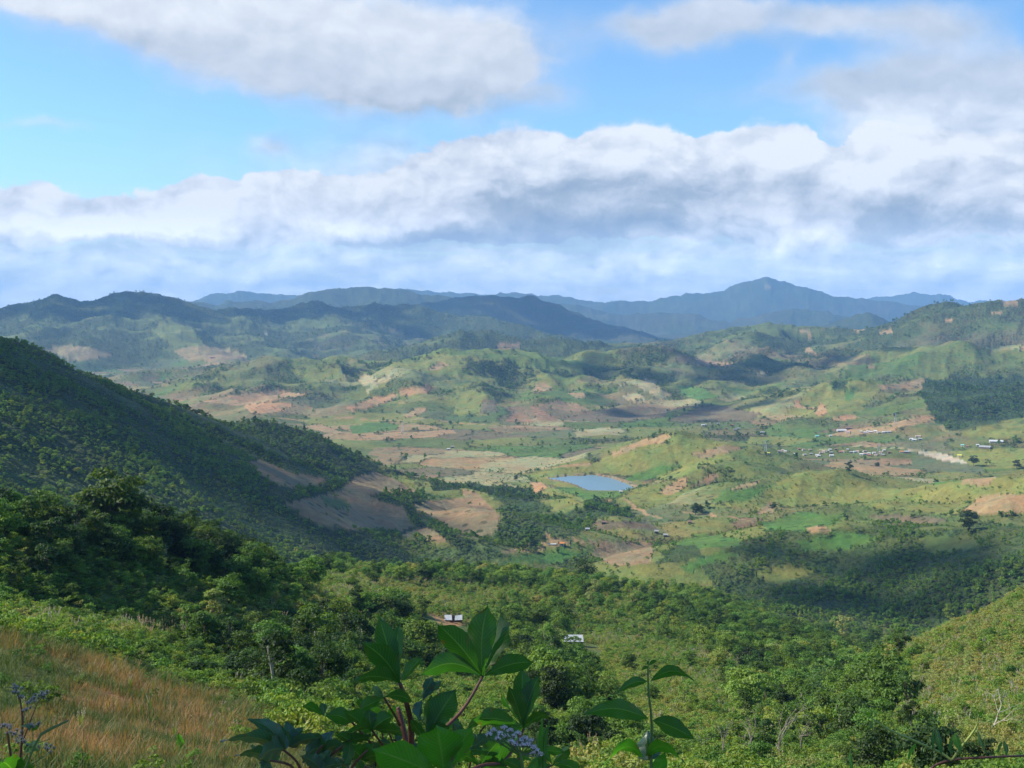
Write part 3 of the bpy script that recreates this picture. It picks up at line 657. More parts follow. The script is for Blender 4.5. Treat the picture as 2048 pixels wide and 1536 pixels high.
def mesh_np(name, verts, faces, mats=(), mi=None, attr=None, smooth=False):
    me = bpy.data.meshes.new(name); me.from_pydata([tuple(v) for v in verts], [], [tuple(f) for f in faces])
    for m in mats: me.materials.append(m)
    if mi is not None: me.polygons.foreach_set('material_index', np.asarray(mi, np.int32))
    if attr is not None:
        a = me.attributes.new('lv', 'FLOAT', 'POINT'); a.data.foreach_set('value', np.asarray(attr, np.float32))
    if smooth: me.polygons.foreach_set('use_smooth', np.ones(len(me.polygons), bool))
    me.update(); return me
class Geo:
    def __init__(s): s.v = []; s.f = []; s.mi = []; s.lv = []
    def leaves(s, P, N, size, rng, mi=0, asp=.6, lv=None):
        """one pointed leaf-clump face at each point"""
        n = len(P); a = rng.normal(size=(n, 3)); N = N/np.linalg.norm(N, axis=1)[:, None]
        u = np.cross(N, a); u /= np.linalg.norm(u, axis=1)[:, None]; w = np.cross(N, u)
        sz = (size*rng.uniform(.6, 1.35, n))[:, None]; b = len(s.v)
        q = np.stack([P-u*sz, P-w*sz*asp+N*sz*.15, P+u*sz-N*sz*.2, P+w*sz*asp+N*sz*.15], 1).reshape(-1, 3)
        s.v += q.tolist(); s.f += (b+np.arange(n*4).reshape(-1, 4)).tolist(); s.mi += [mi]*n
        l = rng.uniform(0, 1, n) if lv is None else lv; s.lv += np.repeat(l, 4).tolist()
    def tube(s, pts, rad, sides=6, mi=1):
        b = len(s.v); n = len(pts)
        for k, p in enumerate(pts):
            p = Vector(p); t = (Vector(pts[min(k+1, n-1)])-Vector(pts[max(k-1, 0)])).normalized()
            x = t.orthogonal().normalized() if k == 0 else (x-t*x.dot(t)).normalized(); y = t.cross(x)
            for j in range(sides):
                a = 2*math.pi*j/sides; s.v.append(tuple(p+(x*math.cos(a)+y*math.sin(a))*rad[k])); s.lv.append(.5)
        for k in range(n-1):
            for j in range(sides):
                s.f.append((b+k*sides+j, b+k*sides+(j+1) % sides, b+(k+1)*sides+(j+1) % sides, b+(k+1)*sides+j)); s.mi.append(mi)
        s.f.append(tuple(b+(n-1)*sides+j for j in range(sides))); s.mi.append(mi)
    def mesh(s, name, mats): return mesh_np(name, s.v, s.f, mats, s.mi, s.lv)
def crown_geo(seed, H, W, base, ncl, nl, leaf, loose=0., flat=.8, g=None, lop=.25):
    """clumps of leaves spread through the crown; returns the geometry and the clump centres"""
    rng = np.random.default_rng(seed); g = g or Geo(); cs = []
    ch = (H-base)/2; cz = base+ch
    for k in range(ncl):
        for _ in range(30):
            d = rng.normal(size=3); d /= np.linalg.norm(d); rr = rng.uniform(.35, 1.0)**.6
            c = d*rr*np.array([W*.5, W*.5, ch])*.80; c += rng.normal(size=3)*W*.055; c[2] += cz
            if c[2] > base-.05*H and all(np.linalg.norm(c-q) > W*.13 for q, _ in cs): break
        cr = W*rng.uniform(.09, .25)*(1-.35*loose); cs.append((c, cr))
    lo = min(c[2] for c, _ in cs); hi = max(c[2] for c, _ in cs)
    for c, cr in cs:
        n = int(nl*rng.uniform(.7, 1.3)*(cr/(W*.18))**1.5)+6
        d = rng.normal(size=(n, 3)); d /= np.linalg.norm(d, axis=1)[:, None]; d[:, 2] = np.where(d[:, 2] < -.2, -d[:, 2]*.4, d[:, 2])
        rr = rng.uniform(.45, 1.12, n)[:, None]
        P = c+d*rr*cr*np.array([1.15, 1.15, flat]); N = d+rng.normal(size=(n, 3))*.45+np.array([0, 0, .35])
        g.leaves(P, N, leaf, rng, 0, .62, np.clip(rng.uniform(0, 1)*.6+rng.uniform(0, .5, n), 0, 1))
    return g, cs
def trunk_geo(cs, H, base, rad, seed, g=None, mi=1, lean=.04):
    rng = np.random.default_rng(seed+99); g = g or Geo(); top = np.array([rng.normal()*lean*H, rng.normal()*lean*H, base+(H-base)*.55])
    pts = [top*np.array([t*t, t*t, t])+np.array([0, 0, -.35*(1-t)]) for t in (0, .25, .5, .75, 1)]
    g.tube(pts, [rad*1.25, rad, rad*.85, rad*.65, rad*.35], 7, mi)
    order = sorted(range(len(cs)), key=lambda k: -cs[k][1])[:9]
    for k in order:
        c = cs[k][0]; t = rng.uniform(.5, .95); st = top*np.array([t*t, t*t, t]); mid = (st+c)/2+np.array([0, 0, -.04*H])+rng.normal(size=3)*.02*H
        g.tube([st, mid, c], [rad*.42, rad*.26, rad*.08], 5, mi)
    return g
LIB = bpy.data.collections.new("plant_sources")     # meshes to scatter; never linked to the scene itself
def lib(name, me):
    o = bpy.data.objects.new(name, me); LIB.objects.link(o); return o
SPEC = {  # H, W, base, clumps, leaves per clump, leaf, loose
 'dense': [(10, 9, .7, 26, 85, .34), (12, 8.5, 1.0, 30, 80, .35), (8.5, 10, .5, 26, 85, .34), (11, 7, .8, 24, 80, .33), (9, 9, 1.5, 20, 80, .36)],
 'loose': [(11, 8, 2.4, 16, 60, .32), (9, 7.5, 1.8, 14, 60, .30), (12, 6.5, 3.0, 14, 60, .30)],
 'slim':  [(10, 4.2, 1.2, 15, 55, .28), (8, 4.5, .8, 14, 55, .26), (11, 5, 2.5, 13, 60, .30)],
 'tall':  [(14, 7.5, 4.5, 18, 62, .34), (16, 7.5, 5.5, 20, 58, .34)],
 'bush':  [(3.4, 4.2, .1, 12, 48, .19), (2.8, 3.6, .05, 10, 48, .17), (4.4, 4.4, .3, 13, 50, .21)],
 'shrub': [(1.7, 2.0, .0, 8, 30, .115), (1.4, 2.2, .0, 8, 30, .11), (2.2, 2.0, .05, 8, 32, .12)],
}
SRC = {}; CROWN = {}; TRUNK = {}
for kind, lst in SPEC.items():
    for q, (H, W, b, nc, nl, lf) in enumerate(lst):
        sd = 100*q+len(kind)*7; g, cs = crown_geo(sd, H, W, b, nc, nl, lf, .5 if kind == 'loose' else 0)
        CROWN[kind, q] = g.mesh('crown', [M_LEAF])
        tg = trunk_geo(cs, H, b, H*.022 if kind != 'shrub' else .03, sd, None, 0)
        TRUNK[kind, q] = tg.mesh('trunk', [M_PALE if kind == 'tall' else M_BARK])
        trunk_geo(cs, H, b, H*.022 if kind != 'shrub' else .03, sd, g, 1)
        SRC[kind, q] = lib('%s_%d' % (kind, q), g.mesh('plant', [M_LEAF, M_PALE if kind == 'tall' else M_BARK]))
# far trees: the same build with fewer and larger leaf clumps
for q, (H, W, b, nc, nl, lf) in enumerate([(9, 8, 1.2, 9, 14, .95), (11, 7, 1.5, 9, 14, .95), (7, 9, .8, 9, 14, .9)]):
    g, cs = crown_geo(900+q, H, W, b, nc, nl, lf); g.tube([(0, 0, -.5), (0, 0, H*.6)], [.25, .1], 4, 1)
    SRC['far', q] = lib('far_%d' % q, g.mesh('plant', [M_LEAF, M_BARK]))
# reeds with pale plumes
def reed_geo(seed, H=2.6, n=26):
    rng = np.random.default_rng(seed); g = Geo()
    for k in range(n):
        a = rng.uniform(0, 6.28); r0 = rng.uniform(0, .3); h = H*rng.uniform(.5, 1.); ln = rng.uniform(.1, .5)
        p0 = np.array([math.cos(a)*r0, math.sin(a)*r0, 0]); d = np.array([math.cos(a), math.sin(a), 0]); w = np.array([-d[1], d[0], 0])*.035
        p1 = p0+d*ln*.4+np.array([0, 0, h*.6]); p2 = p0+d*ln+np.array([0, 0, h])
        b = len(g.v); g.v += [tuple(p0-w), tuple(p0+w), tuple(p1+w), tuple(p1-w), tuple(p2)]; g.lv += [rng.uniform()]*5
        g.f += [(b, b+1, b+2, b+3), (b+3, b+2, b+4)]; g.mi += [0, 0]
        if k % 3 == 0:
            m = 7; P = p2+np.linspace(-.1, .45, m)[:, None]*np.array([d[0]*.3, d[1]*.3, 1.]); g.leaves(P, rng.normal(size=(m, 3)), .11, rng, 1, .4)
    return g
for q in range(2): SRC['reed', q] = lib('reed_%d' % q, reed_geo(40+q).mesh('reed', [M_LEAF, M_PLUME]))
# grass tufts: many narrow blades
def tuft_geo(seed, H=.55, n=44, W=.42, wd=.008):
    rng = np.random.default_rng(seed); g = Geo()
    for k in range(n):
        a = rng.uniform(0, 6.28); r0 = W*math.sqrt(rng.uniform(0, 1)); h = H*rng.uniform(.3, 1.25)**1.3; ln = H*rng.uniform(.1, 1.1); b2 = rng.uniform(0, 6.28)
        p0 = np.array([math.cos(a)*r0, math.sin(a)*r0, -.05]); d = np.array([math.cos(b2), math.sin(b2), 0]); w = np.array([-d[1], d[0], 0])*wd
        p1 = p0+d*ln*.35+np.array([0, 0, h*.62]); p2 = p0+d*ln+np.array([0, 0, h]); b = len(g.v)
        g.v += [tuple(p0-w), tuple(p0+w), tuple(p1+w*.8), tuple(p1-w*.8), tuple(p2)]; g.lv += [rng.uniform()]*5
        g.f += [(b, b+1, b+2, b+3), (b+3, b+2, b+4)]; g.mi += [0, 0]
    return g
for q in range(4): SRC['tuft', q] = lib('tuft_%d' % q, tuft_geo(60+q, [.34, .45, .28, .52][q]).mesh('tuft', [M_GRASS]))
# bare tree: forking twigs
def bare_geo(seed, H=9):
    rng = np.random.default_rng(seed); g = Geo(); tips = []
    def grow(p, d, L, r, lev):
        q = p+d*L*.5+rng.normal(size=3)*L*.05; e = p+d*L
        g.tube([p, q, e], [r, r*.8, r*.6], 6 if lev < 2 else 4, 0)
        if lev == 5: tips.append(e); return
        for k in range(2 if lev else 3):
            nd = d+rng.normal(size=3)*(.33+.06*lev); nd[2] = max(nd[2], .1); nd /= np.linalg.norm(nd); grow(e, nd, L*rng.uniform(.62, .85), r*.6, lev+1)
    grow(np.array([0, 0, -.3]), np.array([.05, 0, 1.]), H*.27, H*.016, 0); return g, tips
LIBNAMES = sorted(o.name for o in LIB.objects)
IDX = {k: LIBNAMES.index(o.name) for k, o in SRC.items()}

def scatter(name, pts, idx, scl, rot, tone, label, cat):
    """one object of ground-hugging plants: a cloud of points with a plant instanced on each"""
    me = bpy.data.meshes.new(name); me.vertices.add(len(pts)); me.vertices.foreach_set('co', np.asarray(pts, np.float32).ravel())
    for nm, typ, val in (('idx', 'INT', np.asarray(idx, np.int32)), ('scl', 'FLOAT', np.asarray(scl, np.float32)), ('rotz', 'FLOAT', np.asarray(rot, np.float32)), ('tone', 'FLOAT', np.asarray(tone, np.float32))):
        a = me.attributes.new(nm, typ, 'POINT'); a.data.foreach_set('value', val)
    o = bpy.data.objects.new(name, me); COL.objects.link(o); o['kind'] = 'stuff'; o['label'] = label; o['category'] = cat
    ng = bpy.data.node_groups.new(name, 'GeometryNodeTree')
    ng.interface.new_socket('Geometry', in_out='INPUT', socket_type='NodeSocketGeometry'); ng.interface.new_socket('Geometry', in_out='OUTPUT', socket_type='NodeSocketGeometry')
    N = ng.nodes.new; L = ng.links.new
    gi = N('NodeGroupInput'); go = N('NodeGroupOutput'); ci = N('GeometryNodeCollectionInfo'); ip = N('GeometryNodeInstanceOnPoints')
    ci.inputs['Collection'].default_value = LIB; ci.inputs['Separate Children'].default_value = True; ci.inputs['Reset Children'].default_value = True
    def at(nm, typ):
        q = N('GeometryNodeInputNamedAttribute'); q.data_type = typ; q.inputs['Name'].default_value = nm; return q.outputs['Attribute']
    cx = N('ShaderNodeCombineXYZ'); L(at('rotz', 'FLOAT'), cx.inputs[2]); er = N('FunctionNodeEulerToRotation'); L(cx.outputs[0], er.inputs[0])
    cs = N('ShaderNodeCombineXYZ'); sc = at('scl', 'FLOAT'); [L(sc, cs.inputs[k]) for k in range(3)]
    L(gi.outputs[0], ip.inputs['Points']); L(ci.outputs[0], ip.inputs['Instance']); ip.inputs['Pick Instance'].default_value = True
    L(at('idx', 'INT'), ip.inputs['Instance Index']); L(er.outputs[0], ip.inputs['Rotation']); L(cs.outputs[0], ip.inputs['Scale'])
    L(ip.outputs[0], go.inputs[0]); md = o.modifiers.new('plants', 'NODES'); md.node_group = ng
    return o

# what can be seen at all: highest sight line so far along each azimuth
SEEN = np.maximum.accumulate(G['Z']/G['R'], axis=0)
def visible(x, y, z, top):
    r = np.hypot(x, y); a = np.arctan2(x, y)
    i = np.clip(np.searchsorted(RR, r)-2, 0, len(RR)-1); j = np.clip(np.searchsorted(AZ, a), 0, len(AZ)-1)
    return (z+top)/r > SEEN[i, j]
def jitter(r0, r1, s, seed, amax=.47):
    rng = np.random.default_rng(seed); X = r1*math.sin(amax); nx = int(2*X/s)+1; ny = int((r1-r0*math.cos(amax))/s)+1
    gx, gy = np.meshgrid(np.arange(nx)*s-X, np.arange(ny)*s+r0*math.cos(amax))
    x = (gx+rng.uniform(0, s, gx.shape)).ravel(); y = (gy+rng.uniform(0, s, gx.shape)).ravel()
    r = np.hypot(x, y); m = (r >= r0) & (r < r1) & (np.abs(np.arctan2(x, y)) < amax)
    return x[m], y[m], rng
# woods and bright scrub close by: soft patches (photo x, y of the ground, radii, weight)
WOODS = [(200,1060,330,70,1.5),(430,1110,140,70,1.3),(120,1140,260,50,1.0),(470,1170,120,45,.9),(60,1200,160,40,.7),(520,1330,160,70,1.25),(620,1370,110,50,1.2),(350,1300,120,40,.5),
 (720,1320,120,60,.55),(850,1158,130,13,1.8),(1000,1165,90,13,1.5),(1165,1168,80,24,1.6),(650,1138,60,10,1.3),(1030,1250,100,55,1.1),(1080,1330,90,50,.7),(1120,1400,70,55,1.4),
 (1290,1220,150,36,1.0),(1450,1210,120,40,1.0),(1480,1290,160,45,1.2),(1600,1250,120,60,1.2),(1680,1330,130,60,1.3),(1600,1370,110,60,1.25),(1700,1440,130,60,1.5),
 (1500,1400,80,40,.6),(1200,1490,80,40,1.1),(1130,1500,120,60,1.0),(1480,1500,120,50,.7),(780,1240,90,40,.6),(940,1330,120,40,.8),(1820,1500,150,40,.6),(560,1250,200,50,.3)]
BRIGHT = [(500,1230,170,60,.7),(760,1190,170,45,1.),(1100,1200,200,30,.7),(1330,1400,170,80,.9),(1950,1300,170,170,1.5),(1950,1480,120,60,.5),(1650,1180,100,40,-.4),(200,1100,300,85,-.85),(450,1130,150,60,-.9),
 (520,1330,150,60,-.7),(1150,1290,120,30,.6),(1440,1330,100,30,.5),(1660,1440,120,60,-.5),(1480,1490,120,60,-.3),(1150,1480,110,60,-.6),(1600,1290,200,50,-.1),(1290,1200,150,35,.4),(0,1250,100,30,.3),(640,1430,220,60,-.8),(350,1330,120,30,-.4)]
def soft(lst, px, py):
    v = np.zeros(np.shape(px))
    for cx, cy, sx, sy, w in lst: v = v+w*np.exp(-((px-cx)/sx)**2-((py-cy)/sy)**2)
    return v
CLEAR_SPOTS = [hit(905, 1248, 100)+(13,), hit(1147, 1290, 100)+(12,)]
def veg_points():
    cxp, cyp = np.mean([p[0] for p in POND]), np.mean([p[1] for p in POND])
    near, woods, far = [], [], []
    def put(lst, x, y, z, kinds, n, rng, s0, s1, tone):
        ks = rng.integers(0, len(kinds), len(x)); idx = np.array([IDX[k] for k in kinds])[ks]
        for a in zip(x, y, z, idx, rng.uniform(s0, s1, len(x)), rng.uniform(0, 6.28, len(x)), tone): lst.append(a)
    def base(r0, r1, s, seed):
        x, y, rng = jitter(r0, r1, s, seed); z = zat(x, y); px, py = project(x, y, z)
        m = visible(x, y, z, 9) & (gat('dry', x, y) < .5)
        for cx, cy, cz, cr in CLEAR_SPOTS: u = (x*cx+y*cy)/math.hypot(cx, cy)-math.hypot(cx, cy); m &= ~((u < 9) & (u > -46) & (np.abs(x*cy-y*cx)/math.hypot(cx, cy) < 10))
        return x[m], y[m], z[m], px[m], py[m], rng
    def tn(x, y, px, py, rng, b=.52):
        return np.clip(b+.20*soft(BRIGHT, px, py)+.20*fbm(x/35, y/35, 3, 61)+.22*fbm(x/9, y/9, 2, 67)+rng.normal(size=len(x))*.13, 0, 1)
    trees = []
    for r0, r1, s, seed in ((105, 430, 4.7, 1), (430, 1000, 6.5, 2)):
        x, y, z, px, py, rng = base(r0, r1, s, seed); w = soft(WOODS, px, py)+.25*fbm(x/40, y/40, 3, 62)
        m = rng.uniform(0, 1, len(x)) < np.clip(w*.68-.26, .010, .85)
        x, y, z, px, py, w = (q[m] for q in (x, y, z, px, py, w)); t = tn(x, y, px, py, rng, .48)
        trees += list(zip(x, y, z, t, w, rng.uniform(0, 1, len(x)), rng.uniform(.6, 1.15, len(x)), rng.uniform(0, 6.28, len(x))))
    for r0, r1, s, seed, kinds, top in ((100, 300, 2.9, 11, 'bush', 1), (300, 1000, 4.8, 12, 'bush', 1)):
        x, y, z, px, py, rng = base(r0, r1, s, seed); w = soft(WOODS, px, py)+.3*fbm(x/30, y/30, 3, 63)
        m = rng.uniform(0, 1, len(x)) < np.clip(.14+w*.6, .06, .9)
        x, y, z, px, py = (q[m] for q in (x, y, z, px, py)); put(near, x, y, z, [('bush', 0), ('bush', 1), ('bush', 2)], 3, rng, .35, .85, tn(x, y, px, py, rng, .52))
    for r0, r1, s, seed in ((60, 260, 1.55, 21), (260, 480, 1.9, 22), (480, 1000, 3.1, 23)):
        x, y, z, px, py, rng = base(r0, r1, s, seed)
        m = rng.uniform(0, 1, len(x)) < .93
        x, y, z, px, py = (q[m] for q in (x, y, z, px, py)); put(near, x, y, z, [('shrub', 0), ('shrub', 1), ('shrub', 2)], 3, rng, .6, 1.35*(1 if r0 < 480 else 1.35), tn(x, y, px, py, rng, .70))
    # reeds with plumes in drifts
    x, y, z, px, py, rng = base(110, 900, 3.0, 31)
    d = soft([(1500,1370,130,14,1.2),(1430,1320,90,12,1.1),(340,1275,130,16,1.0),(900,1165,160,8,1.2),(1600,1400,60,30,.7),(60,1270,60,20,.4),(1230,1280,40,12,.7),(700,1190,60,10,.6),(1950,1400,140,90,.35),(1560,1420,60,40,.8)], px, py)
    m = rng.uniform(0, 1, len(x)) < np.clip(d*.9+.02+.25*fbm(x/25, y/25, 2, 64)*(d > .05), 0, .9)
    x, y, z, px, py = (q[m] for q in (x, y, z, px, py)); put(near, x, y, z, [('reed', 0), ('reed', 1)], 2, rng, .8, 1.35, rng.uniform(.55, .95, len(x)))
    # woods of the valley and the farther hills
    for r0, r1, s, seed, sc in ((950, 1600, 4.6, 41, .60), (1600, 2500, 8.5, 42, .8), (2500, 5600, 15.0, 43, 1.1), (5600, 9800, 32.0, 44, 1.3)):
        x, y, rng = jitter(r0, r1, s, seed); z = zat(x, y); m = visible(x, y, z, 10)
        x, y, z = x[m], y[m], z[m]; w = gat('wood', x, y)*(1-gat('clear', x, y)); m = np.hypot((x-np.mean([p[0] for p in POND]))/95, (y-np.mean([p[1] for p in POND]))/140) > 1
        spot = np.clip(fbm(x/110, y/110, 4, 65)*2.4-.75, 0, .7)*(gat('clear', x, y) < .5)
        qx, qy = project(x, y, z); vil = soft([(1650,905,130,9,.5),(1740,868,70,9,.35),(1840,885,60,12,.5),(1440,856,90,7,.6),(1600,885,120,5,.5),(1950,900,80,10,.35),(1240,1060,90,10,.25)], qx, qy)
        m &= rng.uniform(0, 1, len(x)) < np.clip(w*.85, 0, .9)*np.clip(1.25+1.8*fbm(x/38, y/38, 3, 70), .15, 1)+spot*.45+.010+vil
        x, y, z = x[m], y[m], z[m]; t = np.clip((.60 if r0 < 1000 else .47)+.15*fbm(x/150, y/150, 3, 66)+rng.normal(size=len(x))*.08+.12*(1-gat('wood', x, y)), 0, 1)
        lump = fbm(x/45, y/45, 3, 69); size = (.55+.5*gat('wood', x, y))*np.clip(1+.9*lump, .5, 1.6)
        ks = rng.integers(0, 3, len(x)); idx = np.array([IDX['far', k] for k in range(3)])[ks]
        far += list(zip(x, y, z, idx, (.42+.75*rng.uniform(0, 1, len(x))**1.7)*sc*size, rng.uniform(0, 6.28, len(x)), t))
    # yellow-green shrubs on the open hills of the middle distance
    x, y, rng = jitter(1200, 2400, 7.5, 47); z = zat(x, y); m = visible(x, y, z, 3); x, y, z = x[m], y[m], z[m]
    m = (gat('wood', x, y) < .5) & (gat('clear', x, y) < .4) & (rng.uniform(0, 1, len(x)) < np.clip(.22+.9*fbm(x/90, y/90, 4, 68), .02, .8)) & (np.hypot((x-cxp)/95, (y-cyp)/140) > 1)
    x, y, z = x[m], y[m], z[m]
    far += list(zip(x, y, z, np.array([IDX['far', k] for k in range(3)])[rng.integers(0, 3, len(x))], .16+.30*rng.uniform(0, 1, len(x))**2, rng.uniform(0, 6.28, len(x)), np.clip(rng.normal(.62, .12, len(x)), 0, 1)))
    return near, trees, far
def label_of(o, label, cat, group=None):
    o['label'] = label; o['category'] = cat
    if group: o['group'] = group
PROTO = {}
def tree_thing(kind, q, name):
    """a tree as a thing: an Empty at its foot with its crown and trunk"""
    r = bpy.data.objects.new(name, None); r.empty_display_size = .5
    c = bpy.data.objects.new('crown', CROWN[kind, q]); c.parent = r
    k = bpy.data.objects.new('trunk', TRUNK[kind, q]); k.parent = r
    return r, [c, k]
def place_tree(kind, q, name, x, y, z, s, rz, tone, label, cat, group=None, sz=1.):
    if (kind, q, name) not in PROTO:
        PROTO[kind, q, name] = tree_thing(kind, q, name)
    r0, kids = PROTO[kind, q, name]; r = r0.copy(); COL.objects.link(r)
    r.location = (x, y, z-.1); r.rotation_euler = (0, 0, rz); r.scale = (s, s, s*sz)
    for k in kids:
        c = k.copy(); COL.objects.link(c); c.parent = r; c['tone'] = float(tone)
    label_of(r, label, cat, group); return r
ZONES = [  # where a tree stands -> what its label says; first match wins (outline in ground position px, py)
 ('0,900 640,900 640,1215 0,1215', 'dark leafy tree in the wood on the near left ridge', 'trees on the near left ridge'),
 ('0,1215 820,1215 820,1536 0,1536', 'green leafy tree in the thicket above the red-brown grass slope', 'trees in the thicket above the grass slope'),
 ('560,1100 1260,1100 1260,1190 560,1190', 'round leafy tree in the row along the far edge of the hut slope', 'trees in the row beyond the huts'),
 ('820,1190 1220,1190 1220,1400 820,1400', 'leafy tree on the slope around the two tin-roofed huts', 'trees around the huts'),
 ('1220,1100 1560,1100 1560,1330 1220,1330', 'leafy tree in the wood to the right of the huts', 'trees right of the huts'),
 ('1560,1100 2100,1100 2100,1380 1560,1380', 'leafy tree in the wooded gully below the right hand slope', 'trees in the right gully'),
 ('1380,1380 2100,1380 2100,1700 1380,1700', 'tall leafy tree in the clump at the lower right', 'trees in the lower right clump'),
 ('-900,-900 5000,-900 5000,5000 -900,5000', 'dark leafy tree low in the middle below the huts', 'trees low in the middle')]
ZP = [(parse(a), b, c) for a, b, c in ZONES]
def place_plants():
    near, trees, far = veg_points()
    # size in the picture decides which stand as things of their own
    def pick(t):
        x, y, z, tone, w, u, s, rz = t; r = math.hypot(x, y)
        if r < 460 and u < .07 and w > .5: return 'tall'
        if u > .86: return 'slim'
        if u < .62 or w > 1.1: return 'dense'
        return 'loose'
    H = {'dense': 10, 'loose': 10, 'tall': 15, 'slim': 9.5}
    info = []
    for t in trees:
        k = pick(t); s = t[6]*(.72 if k == 'tall' else .85)*(1. if t[4] > .3 else .7)*(.62 if 105 < math.hypot(t[0], t[1]) < 210 else 1.)
        if t[0] < -30 and 200 < math.hypot(t[0], t[1]) < 430 and t[0] < -.17*t[1]: s *= .80
        info.append((H[k]*s/math.hypot(t[0], t[1]), k, s, t))
    info.sort(key=lambda a: -a[0]); inview = []; rest = []
    for a in info:
        px, py = project(*[np.float64(v) for v in a[3][:3]])
        (inview if len(inview) < 285 and -60 < px < 2110 and py < 1600 and bool(visible(np.array([a[3][0]]), np.array([a[3][1]]), np.array([a[3][2]]), H[a[1]]*a[2]*.6)[0]) else rest).append((a, float(px), float(py)))
    n = 0
    for (_, k, s, t), px, py in inview:
        q = int(t[5]*997) % len(SPEC[k]); lab = next((b, c) for a, b, c in ZP if bool(pip(np.float64(px), np.float64(py), a)))
        place_tree(k, q, 'leafy_tree', t[0], t[1], t[2], s, t[7], t[3], lab[0], 'tree', lab[1], 1.)
    for (_, k, s, t), px, py in rest:
        q = int(t[5]*997) % len(SPEC[k]); near.append((t[0], t[1], t[2]-.2, IDX[k, q], s, t[7], t[3]))
    def put(name, rows, label, cat):
        a = np.array(rows); scatter(name, a[:, :3]-np.array([0, 0, .06]), a[:, 3], a[:, 4], a[:, 5], a[:, 6], label, cat)
    put('woodland', far, 'dark woods, hedges and scattered trees over the valley and the hills', 'woodland')
    # dry grass on the left spur
    rows = []
    for r0, r1, s, seed, sc in ((14, 60, .38, 71, 1.0), (60, 140, .55, 72, 1.25)):
        x, y, rng = jitter(r0, r1, s, seed); m = (gat('dry', x, y) > .35) & (rng.uniform(0, 1, len(x)) < np.clip(.8+1.1*fbm(x/1.1, y/1.1, 3, 54), .25, 1)); x, y = x[m], y[m]; z = zat(x, y)
        m = visible(x, y, z, .6); x, y, z = x[m], y[m], z[m]
        b = .6*fbm(x/1.7, y/1.7, 3, 53)+.6*fbm(x/5, y/5, 4, 51, .7)+.35*fbm(x/30, y/30, 3, 52); t = np.clip(.74-.62*sstep(-.2, .45, b)+rng.normal(size=len(x))*.15-.28*gat('weedy', x, y), 0, 1)
        hh = fbm(x/2.5, y/2.5, 3, 55)
        for k in range(len(x)): rows.append((x[k], y[k], z[k], IDX['tuft', int(rng.integers(0, 4))], sc*rng.uniform(.5, 1.5)*(1+.5*float(hh[k])), rng.uniform(0, 6.28), t[k]))
    x, y, rng = jitter(16, 140, 2.2, 75); m = (gat('dry', x, y) > .5); x, y = x[m], y[m]; z = zat(x, y); w = gat('weedy', x, y)
    m = visible(x, y, z, 1.5) & (rng.uniform(0, 1, len(x)) < .22+.6*w); x, y, z, w = x[m], y[m], z[m], w[m]
    for k in range(len(x)): near.append((x[k], y[k], z[k], IDX['shrub', int(rng.integers(0, 3))], rng.uniform(.15, .6)*(.7+.5*w[k]), rng.uniform(0, 6.28), float(np.clip(rng.normal(.5, .13), 0, 1))))
    x, y, rng = jitter(16, 120, 1.6, 76); m = (gat('dry', x, y) > .5) & (rng.uniform(0, 1, len(x)) < .13); x, y = x[m], y[m]; z = zat(x, y); m = visible(x, y, z, .8); x, y, z = x[m], y[m], z[m]
    for k in range(len(x)): near.append((x[k], y[k], z[k], IDX['reed', int(rng.integers(0, 2))], rng.uniform(.16, .34), rng.uniform(0, 6.28), float(rng.uniform(.6, .98))))
    put('dry_grass', rows, 'red-brown dry grass with green weeds on the near left slope', 'grass')
    put('scrub', near, 'yellow-green scrub, bushes and reeds covering the near slopes', 'scrub')
    print('scatter', len(near), len(far), len(rows), 'trees', len(inview))
# ---------------------------------------------------------------- water, huts, village, pylons
def empty(name, loc, rz=0.):
    o = bpy.data.objects.new(name, None); COL.objects.link(o); o.location = loc; o.rotation_euler = (0, 0, rz); o.empty_display_size = .5; return o
def part(name, me, parent):
    o = bpy.data.objects.new(name, me); COL.objects.link(o); o.parent = parent; return o
def boxes(name, lst, m):
    """boxes as (cx, cy, cz, sx, sy, sz) joined into one mesh"""
    v, f = [], []
    for cx, cy, cz, sx, sy, sz in lst:
        b = len(v); v += [(cx+i*sx/2, cy+j*sy/2, cz+k*sz/2) for i in (-1, 1) for j in (-1, 1) for k in (-1, 1)]
        f += [tuple(b+i for i in q) for q in ((0,1,3,2),(4,6,7,5),(0,4,5,1),(2,3,7,6),(0,2,6,4),(1,5,7,3))]
    return mesh_np(name, v, f, [m])
def roof_sheet(name, corners, m, ribs=24, amp=.035, th=.03):
    """corrugated sheet between four corners (eave left, eave right, ridge right, ridge left)"""
    a, b, c, d = [np.array(q, float) for q in corners]; n = ribs*4; top = []
    nr = np.cross(b-a, d-a); nr /= np.linalg.norm(nr)
    for k in range(n+1):
        t = k/n; w = nr*(math.sin(t*ribs*2*math.pi)*amp); top += [a+(b-a)*t+w, d+(c-d)*t+w]
    v = top+[p-nr*th for p in top]; o = len(top); f = []
    for k in range(n):
        i = 2*k; f += [(i, i+2, i+3, i+1), (o+i, o+i+1, o+i+3, o+i+2), (i, o+i, o+i+2, i+2), (i+1, i+3, o+i+3, o+i+1)]
    f += [(0, 1, o+1, o), (2*n, o+2*n, o+2*n+1, 2*n+1)]
    return mesh_np(name, v, f, [m])
def water_material():
    m, t = mat("lake_water"); pos = t.n('ShaderNodeTexCoord').outputs['Object']
    bump = t.n('ShaderNodeBump', {'Strength': .35, 'Distance': .4, 'Height': t.noise(pos, .5, 4, .6)})
    b = t.n('ShaderNodeBsdfPrincipled', {'Base Color': (.16, .26, .31, 1), 'Roughness': .34, 'IOR': 1.33, 'Specular IOR Level': .5, 'Normal': bump.outputs[0]})
    surf(t, b.outputs[0]); return m
